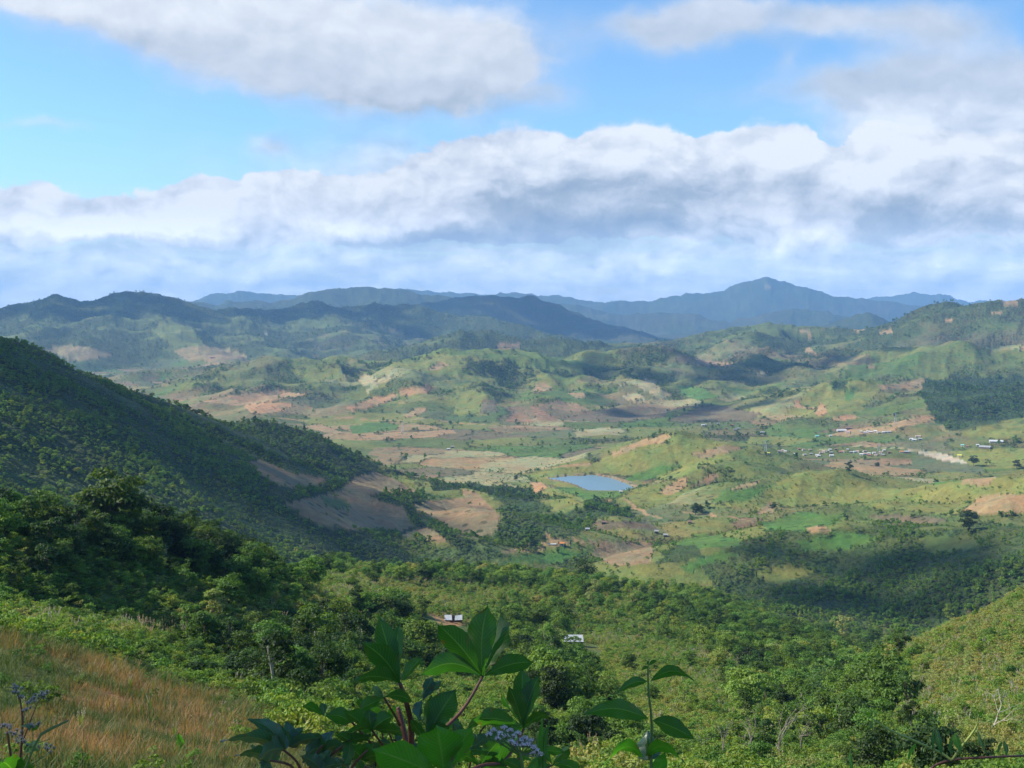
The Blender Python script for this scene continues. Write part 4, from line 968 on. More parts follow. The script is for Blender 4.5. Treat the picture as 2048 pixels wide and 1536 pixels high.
def build_lake():
    bm = bmesh.new(); c = np.mean(POND, axis=0); pts = []
    for k in range(len(POND)):
        p, q = np.array(POND[k]), np.array(POND[(k+1) % len(POND)])
        for t in (0, .25, .5, .75):
            w = p+(q-p)*t; pts.append(c+(w-c)*(1.06+.02*math.sin(k*7+t*9)))
    bm.faces.new([bm.verts.new((x, y, PONDZ)) for x, y in pts][::1]); bmesh.ops.recalc_face_normals(bm, faces=bm.faces)
    if list(bm.faces)[0].normal.z < 0: bmesh.ops.reverse_faces(bm, faces=bm.faces)
    me = bpy.data.meshes.new("lake"); bm.to_mesh(me); bm.free(); me.materials.append(water_material())
    o = bpy.data.objects.new("lake", me); COL.objects.link(o); o['kind'] = 'structure'; o['label'] = 'small blue reservoir lake in the middle of the valley'
M_TIN = plain('tin_sheet', (.42, .45, .47), .5, .4, .30, 1.4, .2)
M_WOOD = plain('weathered_wood', (.13, .095, .07), noise=.3, scale=3.)
M_BAMBOO = plain('bamboo_wall', (.23, .17, .11), noise=.3, scale=5.)
M_SOIL = plain('bare_soil', (.40, .22, .12), noise=.25, scale=1.5, bump=.05)
def build_huts():
    # lower hut: long pale tin roof pitched towards the viewer, posts and a dark wall below
    x, y, z = hit(1147, 1290, 200); r = math.hypot(x, y); rz = -math.atan2(x, y)+.04; u = r/F
    t = empty('hut', (x, y, z), rz); label_of(t, 'hut with an unbroken pale tin lean-to roof standing alone on the scrub slope', 'hut')
    W, D = 40*u, 3.6; h0, h1 = 1.9, 3.1
    part('roof', roof_sheet('roof', [(-W/2, -D/2-.5, h0), (W/2, -D/2-.5, h0-.1), (W/2-.2, D/2+.3, h1+.25), (-W/2+.25, D/2+.3, h1+.3)], M_TIN, 34), t)
    part('wall', boxes('wall', [(0, D/2-.2, h1/2-.1, W-.9, .08, h1), (-W/2+.5, .1, .9, .08, D-.7, 2.1), (W/2-.5, .1, .9, .08, D-.7, 2.1), (-.8, -D/2+.2, .8, W*.55, .07, 1.5)], M_BAMBOO), t)
    for i in (-1, -.33, .33, 1): part('post', boxes('post', [(i*(W/2-.35), -D/2-.1, h0/2-.3, .14, .14, h0+.55)], M_WOOD), t)
    part('floor', boxes('floor', [(0, 0, .12, W-.6, D-.2, .24)], M_WOOD), t)
    # upper hut: low, half collapsed, two pale roof pieces with a gap, bare orange soil around it
    x, y, z = hit(907, 1247, 200); r = math.hypot(x, y); rz = -math.atan2(x, y); u = r/F
    t = empty('hut', (x, y, z), rz); label_of(t, 'broken-roofed white hut on bare orange soil behind the tallest foreground leaf', 'hut')
    W = 36*u
    part('roof', roof_sheet('roof', [(-W/2, -1.6, 1.5), (-W*.08, -1.6, 1.45), (-W*.1, 1.6, 2.7), (-W/2, 1.6, 2.75)], M_TIN, 16), t)
    part('roof', roof_sheet('roof', [(W*.06, -1.6, 1.4), (W/2, -1.6, 1.5), (W/2, 1.6, 2.75), (W*.10, 1.6, 2.55)], M_TIN, 16), t)
    part('ridge_beam', boxes('ridge_beam', [(0, 1.5, 2.62, W, .14, .14), (-W/2+.05, 0, 2.0, .12, 3.1, .12), (W/2-.05, 0, 2.0, .12, 3.1, .12)], M_WOOD), t)
    part('wall', boxes('wall', [(0, 1.35, 1.2, W-.3, .1, 2.6), (-W/2+.2, 0, .6, .1, 2.6, 1.7), (W/2-.2, 0, .6, .1, 2.6, 1.7)], M_BAMBOO), t)
    for i in (-1, -.1, 1): part('post', boxes('post', [(i*(W/2-.15), -1.5, .5, .12, .12, 1.9)], M_WOOD), t)
HOUSE_MESH = {}
ROOFC = dict(white=((.60,.60,.58), 'white'), pink=((.46,.32,.29), 'faded pink'), rust=((.42,.17,.10), 'rust red'), grey=((.34,.35,.35), 'grey'), brown=((.25,.15,.11), 'brown'),
             teal=((.22,.55,.50), 'turquoise'), yellow=((.75,.68,.12), 'yellow'), cream=((.52,.47,.38), 'cream'), orange=((.62,.24,.08), 'orange'))
M_ROOF = {k: plain('roof_'+k, c, .6, .3, .15, .8) for k, (c, _) in ROOFC.items()}
M_WALL = [plain('house_wall', (.52, .47, .40), noise=.12, scale=.6), plain('plank_wall', (.20, .15, .12), noise=.2, scale=.9)]
M_DARK = plain('opening', (.03, .03, .03))
def house_mesh(key):
    if key in HOUSE_MESH: return HOUSE_MESH[key]
    L, D, col, wall = key; h = 2.7; rh = D*.28
    v = [(-L/2, -D/2, -1), (L/2, -D/2, -1), (L/2, D/2, -1), (-L/2, D/2, -1), (-L/2, -D/2, h), (L/2, -D/2, h), (L/2, D/2, h), (-L/2, D/2, h), (-L/2, 0, h+rh), (L/2, 0, h+rh)]
    f = [(0, 1, 5, 4), (2, 3, 7, 6), (0, 4, 8, 7, 3), (1, 2, 6, 9, 5)]; wm = mesh_np('wall', v, f, [M_WALL[wall]])
    e = .55; vv = []; ff = []
    for s in (-1, 1):
        b = len(vv); q = [(-L/2-e, s*(D/2+e), h-.25), (L/2+e, s*(D/2+e), h-.25), (L/2+e, 0, h+rh+.06), (-L/2-e, 0, h+rh+.06)]
        vv += q+[(a, c, d-.10) for a, c, d in q]; ff += [(b, b+1, b+2, b+3), (b+4, b+7, b+6, b+5), (b, b+4, b+5, b+1), (b, b+3, b+7, b+4), (b+1, b+5, b+6, b+2)]
    rm = mesh_np('roof', vv, ff, [M_ROOF[col]])
    dm = boxes('door', [(L*.1, -D/2-.02, .75, 1.0, .06, 2.1)], M_DARK); wi = boxes('window', [(-L*.25, -D/2-.02, 1.5, 1.1, .06, .9)], M_DARK)
    HOUSE_MESH[key] = (wm, rm, dm, wi); return HOUSE_MESH[key]
def house(px, py, w, col, where, group, rot=0., deep=None):
    x, y, z = hit(px, py, 900); r = math.hypot(x, y); L = max(4.5, round(w*r/F*2)/2); D = deep or min(9., max(4., L*.62)); wall = 0 if col in ('white', 'pink', 'cream', 'teal', 'yellow', 'orange') else 1
    t = empty('house', (x, y, z+.2), -math.atan2(x, y)+rot); wm, rm, dm, wi = house_mesh((L, round(D*2)/2, col, wall))
    part('wall', wm, t); part('roof', rm, t); part('door', dm, t); part('window', wi, t)
    big = ' long' if w > 12 else (' broad' if w > 9 else '')
    label_of(t, '%s-roofed%s house %s' % (ROOFC[col][1], big, where), 'house', group)
def build_village():
    W1 = 'in the main village row beyond the green hill'; G1 = 'houses of the main village row'
    for px, py, w, c in [(1558,905,6,'pink'),(1566,903,5,'pink'),(1571,906,4,'white'),(1590,910,6,'white'),(1598,901,5,'rust'),(1607,902,5,'pink'),(1609,912,6,'cream'),(1620,903,6,'pink'),(1622,911,5,'grey'),
        (1634,912,6,'white'),(1637,915,7,'white'),(1641,909,5,'pink'),(1648,907,6,'pink'),(1656,905,5,'cream'),(1660,902,5,'white'),(1663,907,6,'grey'),(1663,914,8,'white'),(1672,902,5,'brown'),(1681,907,5,'rust'),(1686,905,6,'pink'),
        (1696,903,5,'grey'),(1703,908,7,'grey'),(1710,908,7,'white'),(1716,907,5,'pink'),(1723,911,7,'white'),(1729,906,6,'pink'),(1731,912,7,'pink'),(1738,909,6,'white'),(1739,913,5,'rust'),(1748,911,6,'white'),(1752,913,5,'pink'),
        (1761,909,5,'pink'),(1766,912,6,'grey'),(1768,906,5,'white'),(1778,911,5,'brown'),(1803,910,7,'orange'),(1813,911,9,'grey'),(1536,911,4,'yellow'),(1919,914,7,'yellow')]:
        house(px, py, w, c, 'at the valley end of a hill spur by the village' if c == 'yellow' and px < 1600 else ('beside the pale river bed' if px > 1900 else W1), G1, random.Random(px).uniform(-.5, .5))
    W2 = 'in the small row below the far hill above the village'; G2 = 'houses of the upper row'
    for px, py, w, c in [(1683,864,18,'white'),(1697,858,11,'brown'),(1696,866,9,'pink'),(1723,867,6,'cream'),(1731,868,6,'white'),(1736,866,5,'cream'),(1741,868,7,'white'),(1751,866,6,'white'),(1757,867,5,'cream'),(1767,867,6,'white'),(1772,866,4,'grey'),(1778,868,7,'cream'),
        (1634,875,7,'teal'),(1661,874,5,'white'),(1525,868,8,'grey'),(1518,869,5,'white')]:
        house(px, py, w, c, W2, G2, random.Random(px).uniform(-.3, .3))
    W3 = 'in the shaded hamlet at the foot of the central hills'; G3 = 'houses of the shaded hamlet'
    for px, py, w, c in [(1406,852,6,'white'),(1411,851,4,'cream'),(1422,850,4,'pink'),(1436,851,5,'grey'),(1463,852,7,'rust'),(1470,861,5,'grey'),(1477,861,6,'grey'),(1453,860,5,'brown')]:
        house(px, py, w, c, W3, G3, random.Random(px).uniform(-.3, .3))
    W4 = 'in the right hand hamlet by the green fields'; G4 = 'houses of the right hand hamlet'
    for px, py, w, c in [(1822,880,6,'white'),(1828,882,8,'white'),(1833,879,5,'cream'),(1838,876,6,'pink'),(1840,882,6,'grey'),(1992,886,24,'white'),(1983,888,7,'grey'),(1970,897,20,'grey'),(1925,896,6,'teal'),(1935,897,6,'brown'),(1955,896,5,'white')]:
        house(px, py, w, c, W4, G4, random.Random(px).uniform(-.3, .3))
    for px, py, w, c, l in [(1242,988,5,'cream','on the near shore of the lake'),(1124,1095,6,'orange','beside the pale track in the near valley'),(1331,1078,5,'grey','at the edge of the green fields in the near valley'),(1313,1071,4,'grey','between trees in the near valley'),
        (1380,1048,7,'brown','on its own in the near valley'),(1175,1062,7,'grey','under the dark trees left of the paddies'),(897,901,6,'white','alone on the flat fields left of the lake'),(905,896,6,'grey','behind the lone white one left of the lake'),(425,719,9,'rust','alone on the distant slope beneath the left blue mountain'),(1208,1048,9,'brown','in the small farm among dark trees')]:
        house(px, py, w, c, l, None)
    # flat pale plastic sheet drying near the orange-roofed house
    x, y, z = hit(1104, 1097, 900); u = math.hypot(x, y)/F; me = boxes('drying_sheet', [(0, 0, .35, 18*u, 5, .06)], M_ROOF['white'])
    o = bpy.data.objects.new('drying_sheet', me); COL.objects.link(o); o.location = (x, y, z+.1); label_of(o, 'long white sheet laid on the ground beside the orange-roofed house', 'sheet')
M_STEEL = plain('galvanised_steel', (.48, .52, .55), .5, .5)
def build_pylons():
    g = Geo(); H = 26.; b = 2.8
    lv = [(0, b), (6, 2.2), (11.5, 1.65), (16, 1.2), (20, .9), (26, .25)]; cs = [(-1, -1), (1, -1), (1, 1), (-1, 1)]
    for (z0, w0), (z1, w1) in zip(lv, lv[1:]):
        for k in range(4):
            a, c = cs[k], cs[(k+1) % 4]; g.tube([(a[0]*w0, a[1]*w0, z0), (a[0]*w1, a[1]*w1, z1)], [.16, .16], 4, 0)
            g.tube([(a[0]*w0, a[1]*w0, z0), (c[0]*w1, c[1]*w1, z1)], [.09, .09], 3, 0); g.tube([(a[0]*w1, a[1]*w1, z1), (c[0]*w1, c[1]*w1, z1)], [.09, .09], 3, 0)
    body = g.mesh('lattice_tower', [M_STEEL])
    g = Geo()
    for s in (-1, 1): g.tube([(0, 0, 0), (s*4.2, 0, .5)], [.16, .08], 4, 0); g.tube([(0, 0, 1.5), (s*4.2, 0, .5)], [.12, .06], 4, 0)
    arm = g.mesh('cross_arm', [M_STEEL])
    for px, py, s, l in [(1791,850,1.,'steel lattice pylon on the slope right of the upper village row'),(1531,907,.9,'steel lattice pylon at the left end of the main village row'),(805,866,1.,'steel lattice pylon on the tan field across the valley left'),(1757,911,.85,'steel lattice pylon among the village roofs')]:
        x, y, z = hit(px, py, 900); t = empty('pylon', (x, y, z-.3), -math.atan2(x, y)+.3); t.scale = (s,)*3; label_of(t, l, 'pylon')
        part('tower', body, t)
        for h in (17.5, 21., 24.): a = part('cross_arm', arm, t); a.location = (0, 0, h)
LANDMARK = [ # kind, px, py of the foot, height in photo pixels, distance floor, tone, label
 ('dense',1937,1064,42,900,.12,'dark lone tree standing on the crest of the shaded hill at the right'),
 ('dense',1391,1032,26,900,.15,'round dark tree beside the track in the near valley'),
 ('dense',1402,1028,16,900,.2,'small tree just right of the round dark tree by the track'),
 ('dense',1698,948,26,900,.15,'tall dark tree on the brow of the green hill before the village'),
 ('dense',1947,934,20,900,.12,'dark tree beside the pale river bed'),
 ('dense',2033,940,18,900,.12,'dark tree at the far right behind the orange field'),
 ('loose',1973,936,15,900,.15,'small dark tree between the two dark trees behind the orange field'),
 ('dense',1754,934,9,900,.12,'tiny lone tree on the brown field in front of the village'),
 ('tall',812,926,15,900,.1,'slender dark tree alone at the tip of the left ridge'),
 ('dense',1548,1022,16,900,.15,'lone tree above the small brown field in the near valley'),
 ('dense',1032,962,11,900,.12,'small dark tree by the grey paddies left of the lake'),
 ('dense',1790,838,9,900,.1,'small lone tree on the slope right of the dark far wood'),
 ('loose',1685,1300,70,300,.97,'yellow-leaved tree rising above the wood at the right'),
 ('tall',604,1400,112,105,.42,'slim tree with a pale bare trunk at the edge of the grass slope'),
 ('dense',560,1396,100,105,.18,'dark bushy tree left of the slim pale-trunked tree'),
 ('dense',520,1392,85,105,.16,'broad dark tree at the lower edge of the thicket'),
 ('dense',1105,1440,115,105,.06,'nearly black leafy tree behind the foreground leaves'),
 ('dense',1150,1420,80,105,.12,'dark rounded tree right of the nearly black one'),
 ('dense',1530,1500,70,90,.30,'grey-green bush behind the bare trees at the bottom'),
 ('dense',1180,1500,80,90,.2,'dark bush mass low down left of the tall leafy stem'),
 ('dense',1765,1440,130,150,.40,'tallest leafy tree of the lower right clump'),
 ('tall',1700,1450,120,150,.45,'leafy tree with a thin trunk in the lower right clump'),
 ('loose',1655,1400,100,150,.5,'pale green feathery tree left of the lower right clump'),
 ('dense',1900,1250,40,200,.68,'silvery green bush on the crest of the right hand slope'),
 ('dense',1860,1560,120,70,.20,'olive bush close by behind the yellow-green twig'),
 ('dense',1750,1560,110,70,.22,'olive bush left of the twig at the lower right'),
 ('dense',1960,1550,80,70,.25,'low olive bush at the lower right corner'),
 ('dense',850,1166,42,400,.3,'largest round tree of the row beyond the huts'),
 ('dense',800,1160,34,400,.35,'round tree left of the largest one in the row beyond the huts'),
 ('dense',1168,1170,50,400,.3,'tall dark tree at the right end of the row beyond the huts'),
]
M_BARE = []
def build_landmarks():
    for k, (kind, px, py, hp, rmin, tone, lab) in enumerate(LANDMARK):
        x, y, z = hit(px, min(py, 1530), rmin); r = math.hypot(x, y)
        if py > 1530: a, s = ray(px, py); i = int(np.argmax((RR > 55) & (G['Z'][:, np.searchsorted(AZ, float(a))]/RR >= s))); r = RR[i]; x, y = r*math.sin(a), r*math.cos(a); z = float(zat(x, y))
        q = k % len(SPEC[kind]); H = SPEC[kind][q][0]; s = hp*r/F/H
        place_tree(kind, q, 'leafy_tree' if kind != 'loose' else 'small_tree', x, y, z, s, k*1.7, tone, lab, 'tree')
    # the big tree on the near left ridge has a crown of its own
    g, cs = crown_geo(777, 14.5, 14.0, 1.0, 30, 150, .50, .25, .7); cm = g.mesh('crown', [M_LEAF]); tm = trunk_geo(cs, 14.5, 1.2, .36, 777, None, 0).mesh('trunk', [M_BARK])
    x, y, z = hit(232, 1078, 200); r = math.hypot(x, y); t = empty('leafy_tree', (x, y, z-.2), .6); c = part('crown', cm, t); c['tone'] = .34; part('trunk', tm, t)
    t.scale = (138*r/F/14.5,)*3; label_of(t, 'biggest broad-crowned tree standing on top of the near left ridge', 'tree')
    x, y, z = hit(356, 1516, 20); r = math.hypot(x, y); t = empty('banana_shoot', (x, y, z)); label_of(t, 'bright green young banana shoot in the red-brown grass', 'plant')
    for k, (dx, dy, h, w) in enumerate([(0, -46, 0, 22), (-22, -16, .1, 9), (26, -18, -.1, 11)]):
        lf = Leaf(); lf.lobe(W3(356, 1512, r), W3(356+dx, 1512+dy, r+h), w*r/F, .3, .08 if k else 0, 0, 'ovo', seed=800+k); part('leaf', rel(lf.mesh(M_LF[1]), (x, y, z)), t)
    # bare grey trees low down right of the middle
    for k, (px, py, hp, lab) in enumerate([(1445,1530,105,'bare grey tree left of the olive bushes'),(1500,1528,95,'leafless tree in the grey thicket at the bottom'),(1560,1530,125,'tall bare forked tree in the grey thicket'),(1605,1525,100,'bare twiggy tree right of the tall forked one'),
        (1405,1520,60,'small bare tree at the left of the grey thicket'),(1985,1480,95,'thin dead tree on the right hand slope'),(790,1200,20,'tiny bare tree on the scrub slope above the huts')]):
        x, y, z = hit(px, py, 70 if py > 1300 else 300); r = math.hypot(x, y); g, tips = bare_geo(300+k, 9.)
        t = empty('bare_tree', (x, y, z-.1), k*1.1); zs = max(p[2] for p in tips); t.scale = (hp*r/F/zs,)*3; label_of(t, lab, 'tree')
        part('branches', g.mesh('branches', [M_PALE if k == 5 else M_TWIG]), t)
        rng = np.random.default_rng(k); g2 = Geo(); P = np.array(tips)
        if k != 5:
            P = np.repeat(P, 3, 0)+rng.normal(size=(len(P)*3, 3))*.25; g2.leaves(P, rng.normal(size=P.shape), .12, rng); c = part('leaves', g2.mesh('leaves', [M_LEAF]), t); c['tone'] = .8
# ---------------------------------------------------------------- plants right before the camera (real size, 1.5 to 4 m away)
def near_leaf_material(name, base, tip, trans, gloss):
    m, t = mat(name); at = t.n('ShaderNodeAttribute', attribute_name='uvw').outputs['Vector']; sp = t.n('ShaderNodeSeparateXYZ', {0: at})
    au = t.m('ABSOLUTE', sp.outputs[0]); v = sp.outputs[1]
    rib = t.m('SUBTRACT', 1., t.sm(au, .02, .075))
    side = t.m('SINE', t.m('MULTIPLY', t.m('SUBTRACT', v, t.m('MULTIPLY', au, .22)), 95.)); side = t.m('MULTIPLY', t.sm(side, .86, 1.), .45)
    pos = t.n('ShaderNodeTexCoord').outputs['Object']; n = t.noise(pos, 60., 4, .6); n2 = t.noise(pos, 9., 3)
    c = t.mix(n2, base, tip); c = t.mix(t.m('MULTIPLY', n, .35), c, (.02, .05, .02, 1))
    c = t.mix(t.m('MAXIMUM', t.m('MULTIPLY', rib, .75), side), c, (.16, .24, .07, 1))
    brown = t.m('MULTIPLY', t.sm(n, .60, .70), t.sm(au, .2, .95)); c = t.mix(brown, c, (.16, .09, .03, 1))
    bump = t.n('ShaderNodeBump', {'Strength': .5, 'Distance': .0015, 'Height': t.m('ADD', t.m('MULTIPLY', rib, -1.), t.m('MULTIPLY', side, -1.2))})
    b = t.n('ShaderNodeBsdfPrincipled', {'Base Color': c, 'Roughness': gloss, 'Specular IOR Level': .5, 'Normal': bump.outputs[0]})
    tr = t.n('ShaderNodeBsdfTranslucent', {0: t.mix(1., c, (1.3, 2.0, .35, 1), 'MULTIPLY')})
    surf(t, t.n('ShaderNodeMixShader', {0: trans, 1: b.outputs[0], 2: tr.outputs[0]}).outputs[0]); return m
M_LF = [near_leaf_material('cassava_leaf', (.038, .115, .026, 1), (.060, .155, .030, 1), .45, .48),
        near_leaf_material('cassava_leaf_young', (.07, .21, .02, 1), (.09, .25, .025, 1), .50, .45),
        near_leaf_material('bluish_leaf', (.05, .12, .085, 1), (.075, .16, .12, 1), .22, .32)]
M_STEM = plain('reddish_stem', (.14, .055, .040), .55, .4, .3, 40.); M_GSTEM = plain('green_stem', (.10, .17, .05), .5, .4, .25, 40.)
M_YSTEM = plain('yellow_green_twig', (.30, .36, .08), .5, .4, .2, 40.)
M_FLOR = plain('lilac_floret', (.80, .68, .70), .8, .2, .15, 90.); M_FGREY = plain('greyish_floret', (.50, .43, .46), .85, .2, .35, 120.); M_CUP = plain('flower_cup', (.12, .13, .07), .8, .2, .3, 60.)
def W3(px, py, r): return np.array([float(q) for q in P3(px, py, r)])
class Leaf:
    """gathers lobes (curved, folded blades with veins) into one leaf mesh"""
    def __init__(s): s.v = []; s.f = []; s.a = []
    def lobe(s, base, tip, wd, roll=0., arch=.12, droop=0., shape='obo', fold=.22, ns=18, seed=0):
        base = np.array(base); tip = np.array(tip); ax = tip-base; L = np.linalg.norm(ax); ax = ax/L; view = (base+tip)/2; view = view/np.linalg.norm(view)
        side = np.cross(ax, view); side /= np.linalg.norm(side); nrm = np.cross(side, ax)
        cr, sr = math.cos(roll), math.sin(roll); side, nrm = side*cr+nrm*sr, nrm*cr-side*sr; rng = random.Random(seed); ph = rng.uniform(0, 6); fold = fold*rng.uniform(.5, 1.9); bend = rng.uniform(-.09, .09)
        us = (-1, -.72, -.4, -.08, 0, .08, .4, .72, 1); b = len(s.v)
        for i in range(ns+1):
            t = i/ns
            if shape == 'obo': w = (math.sin(math.pi*min(1, t**1.15))**.95)*(.7+.5*t)*(1 if t < .80 else max(0, 1-((t-.80)/.2)**1.3))+.02
            elif shape == 'lan': w = math.sin(math.pi*t**.85)**1.1+.01
            else: w = math.sin(math.pi*t**.72)**.8*(1-.25*t)+.01
            w = min(w, 1.05)*wd*.5*(1 if i < ns else .1)
            c = base+ax*L*t+np.array([0, 0, 1.])*arch*L*math.sin(math.pi*t)+np.array([0, 0, -1.])*droop*L*t*t+side*bend*L*math.sin(math.pi*t)
            for u in us:
                rp = (math.sin(t*21+ph+u*2)*.03+math.sin(t*9+ph*2+u)*.03)*wd*abs(u)**2*1.6
                s.v.append(tuple(c+side*(u*w*(1+.03*math.sin(t*60+ph)*(abs(u) > .9)))+nrm*(abs(u)**1.2*w*fold+rp))); s.a.append((u, t, 0))
        m = len(us)
        for i in range(ns):
            for k in range(m-1): s.f.append((b+i*m+k, b+i*m+k+1, b+(i+1)*m+k+1, b+(i+1)*m+k))
    def mesh(s, mt):
        me = mesh_np('leaf', s.v, s.f, [mt], smooth=True); a = me.attributes.new('uvw', 'FLOAT_VECTOR', 'POINT'); a.data.foreach_set('vector', np.array(s.a, np.float32).ravel()); return me
def tube_mesh(name, pts, rad, m, sides=8):
    # Catmull-Rom through the points so that stems bend softly
    P = [np.array(p, float) for p in pts]; Q = []; Rr = []
    for i in range(len(P)-1):
        p0, p1, p2, p3 = P[max(i-1, 0)], P[i], P[i+1], P[min(i+2, len(P)-1)]
        for k in range(5):
            t = k/5; m1 = (p2-p0)/2; m2 = (p3-p1)/2; d = np.linalg.norm(p2-p1); m1 = m1*min(1, d/(np.linalg.norm(m1)+1e-9)); m2 = m2*min(1, d/(np.linalg.norm(m2)+1e-9))
            Q.append(p1*(1+2*t)*(1-t)**2+m1*t*(1-t)**2+p2*t*t*(3-2*t)+m2*t*t*(t-1)); Rr.append(rad[i]*(1-t)+rad[i+1]*t)
    Q.append(P[-1]); Rr.append(rad[-1]); g = Geo(); g.tube([tuple(q) for q in Q], Rr, sides, 0)
    return mesh_np(name, g.v, g.f, [m], smooth=True)
def rel(me, org):
    me.transform(Matrix.Translation(-Vector(org))); return me
def build_cassava():
    R0 = 2.0; foot = W3(830, 1536, R0+.05); foot[2] = float(zat(foot[0], foot[1])); org = tuple(foot)
    t = empty('cassava_plant', org); label_of(t, 'dark palmate-leaved bush rising at the bottom centre with reddish stalks', 'plant')
    def add(name, me): return part(name, rel(me, org), t)
    fork = W3(822, 1510, R0)
    add('stem', tube_mesh('stem', [foot-np.array([0, 0, .05]), (foot+fork)/2+np.array([.02, 0, .1]), W3(835, 1560, R0), fork], [.011, .010, .008, .007], M_STEM))
    add('stem', tube_mesh('stem', [fork, W3(822, 1450, R0-.02), W3(814, 1410, R0-.03), W3(800, 1366, R0-.04)], [.0055, .005, .0042, .0028], M_STEM))
    add('stem', tube_mesh('stem', [fork, W3(865, 1478, R0+.03), W3(925, 1420, R0+.08), W3(966, 1352, R0+.12)], [.0055, .0038, .0028, .0022], M_STEM))
    add('stem', tube_mesh('stem', [W3(820, 1515, R0), W3(805, 1450, R0+.02), W3(797, 1420, R0+.03), W3(796, 1415, R0+.03)], [.005, .0045, .004, .003], M_STEM))
    add('stem', tube_mesh('stem', [W3(900, 1560, R0), W3(960, 1532, R0+.02), W3(1010, 1520, R0+.06), W3(1048, 1458, R0+.1)], [.004, .003, .0028, .0022], M_STEM))
    for a, b in [((768,1395),(800,1450)),((745,1462),(772,1500)),((700,1440),(760,1505)),((790,1480),(820,1500))]:
        add('stalk', tube_mesh('stalk', [W3(*a, R0-.05), W3((a[0]+b[0])/2+3, (a[1]+b[1])/2+4, R0-.03), W3(*b, R0)], [.0018, .002, .0024], M_STEM, 6))
    HUBS = [ # hub, distance, material, lobes: tip x, y, width px, roll, arch, tip distance change, shape
     ((965,1353),R0+.12,0,[((872,1246),46,.25,.03,-.05),((976,1208),54,-.1,.02,.02),((1001,1222),34,1.15,.02,.06),((838,1352),38,.35,.16,-.05),((1070,1324),36,-.4,.10,0.)]),
     ((800,1366),R0-.04,0,[((724,1284),44,.5,.02,-.02),((757,1230),40,.1,.02,.02),((801,1243),28,-.5,.0,.04),((711,1362),30,.9,.10,-.08),((845,1314),20,-.8,.0,.03)]),
     ((1046,1455),R0+.10,0,[((1018,1372),34,.6,.0,.0),((1044,1332),38,.15,.0,.03),((1078,1350),34,-.5,.0,.03),((943,1440),34,.5,.10,-.05),((1094,1428),22,-.8,.12,-.04),((968,1500),60,.3,.0,-.05)]),
     ((768,1395),R0-.05,0,[((718,1420),24,.7,.08,-.04),((828,1404),22,-.6,.10,-.03),((745,1372),16,.3,.05,.04)]),
     ((743,1460),R0-.08,0,[((690,1422),26,.7,.08,.0),((738,1418),32,.1,.02,.04),((788,1432),30,-.5,.04,.02),((806,1464),22,-1.0,.06,-.03),((694,1466),22,1.0,.05,-.05)]),
     ((852,1478),R0-.04,0,[((862,1388),34,.3,.0,.03),((912,1378),52,-.2,.02,.02),((900,1452),24,-.9,.05,.0),((820,1440),20,.8,.0,.0)]),
     ((845,1400),R0-.02,2,[((866,1352),22,.5,.0,.0),((838,1440),20,.8,.0,-.04),((884,1362),16,-.8,.02,.0)]),
     ((888,1556),R0-.25,1,[((744,1500),62,.35,.10,-.05),((872,1452),86,.05,.02,-.02),((948,1452),46,-.6,.0,.02)]),
     ((648,1432),R0-.06,0,[((606,1410),18,.8,.12,-.02),((705,1446),32,-.3,.12,.0),((640,1404),14,.2,.0,.03)]),
     ((940,1500),R0-.1,2,[((905,1446),24,.6,.0,.0),((985,1470),20,-.8,.05,.0)]),
     ((960,1530),R0+.05,0,[((905,1515),26,.8,.2,.0),((1000,1480),30,-.5,.0,.0),((1015,1536),28,-.9,.0,.0)])]
    for k, (h, r, mi, lobes) in enumerate(HUBS):
        lf = Leaf(); hb = W3(*h, r)
        for j, (tp, wd, roll, arch, dr) in enumerate(lobes):
            lf.lobe(hb, W3(*tp, r+dr), 1.08*wd*r/F/max(.5, math.cos(roll)), roll, arch, 0., 'obo', seed=k*9+j)
        add('leaf', lf.mesh(M_LF[mi]))
    rg = random.Random(8)
    for k, (hx, hy, n, ln, mi, dr) in enumerate([(706,1508,5,62,0,.02),(768,1448,4,52,0,.06),(812,1536,5,64,0,-.05),(735,1424,4,46,0,.10),(930,1462,4,56,0,.16),(985,1506,5,58,0,.14),(1072,1500,5,62,0,.16),(1105,1530,4,70,0,.2),(872,1500,4,52,2,.1),(790,1495,5,50,2,.05),(1020,1420,4,48,0,.2),(662,1530,4,50,2,.0)]):
        lf = Leaf(); r = R0+dr; hb = W3(hx, hy, r); a0 = rg.uniform(-.3, .3)
        for j in range(n):
            a = a0+math.pi*(.5+(j-(n-1)/2)*.42); L = ln*rg.uniform(.8, 1.1)
            lf.lobe(hb, W3(hx+math.cos(a)*L, hy-math.sin(a)*L*.8, r+rg.uniform(-.06, .05)), L*rg.uniform(.32, .44)*r/F, rg.uniform(-.9, .9), rg.uniform(.02, .14), .05, 'obo', seed=600+k*9+j)
        add('leaf', lf.mesh(M_LF[mi])); add('stalk', tube_mesh('stalk', [hb, W3(hx+(830-hx)*.3, hy+40, r), W3(hx+(830-hx)*.5, 1590, r)], [.0015, .0018, .0024], M_STEM, 6))
    # bluish-leaved bush at the lower left of it
    foot2 = W3(600, 1536, 1.9); foot2[2] = float(zat(foot2[0], foot2[1])); t2 = empty('broad_leaved_bush', tuple(foot2)); label_of(t2, 'low bush with glossy bluish-green leaves at the bottom left of centre', 'bush')
    for a, b in [((600,1536),(560,1495)),((620,1536),(645,1490)),((640,1540),(700,1480)),((590,1540),(530,1520)),((700,1545),(735,1500))]:
        part('stem', rel(tube_mesh('stem', [foot2, W3(a[0], 1640, 1.9), W3(*a, 1.9), W3(*b, 1.88)], [.003, .0028, .0022, .0015], M_STEM), tuple(foot2)), t2)
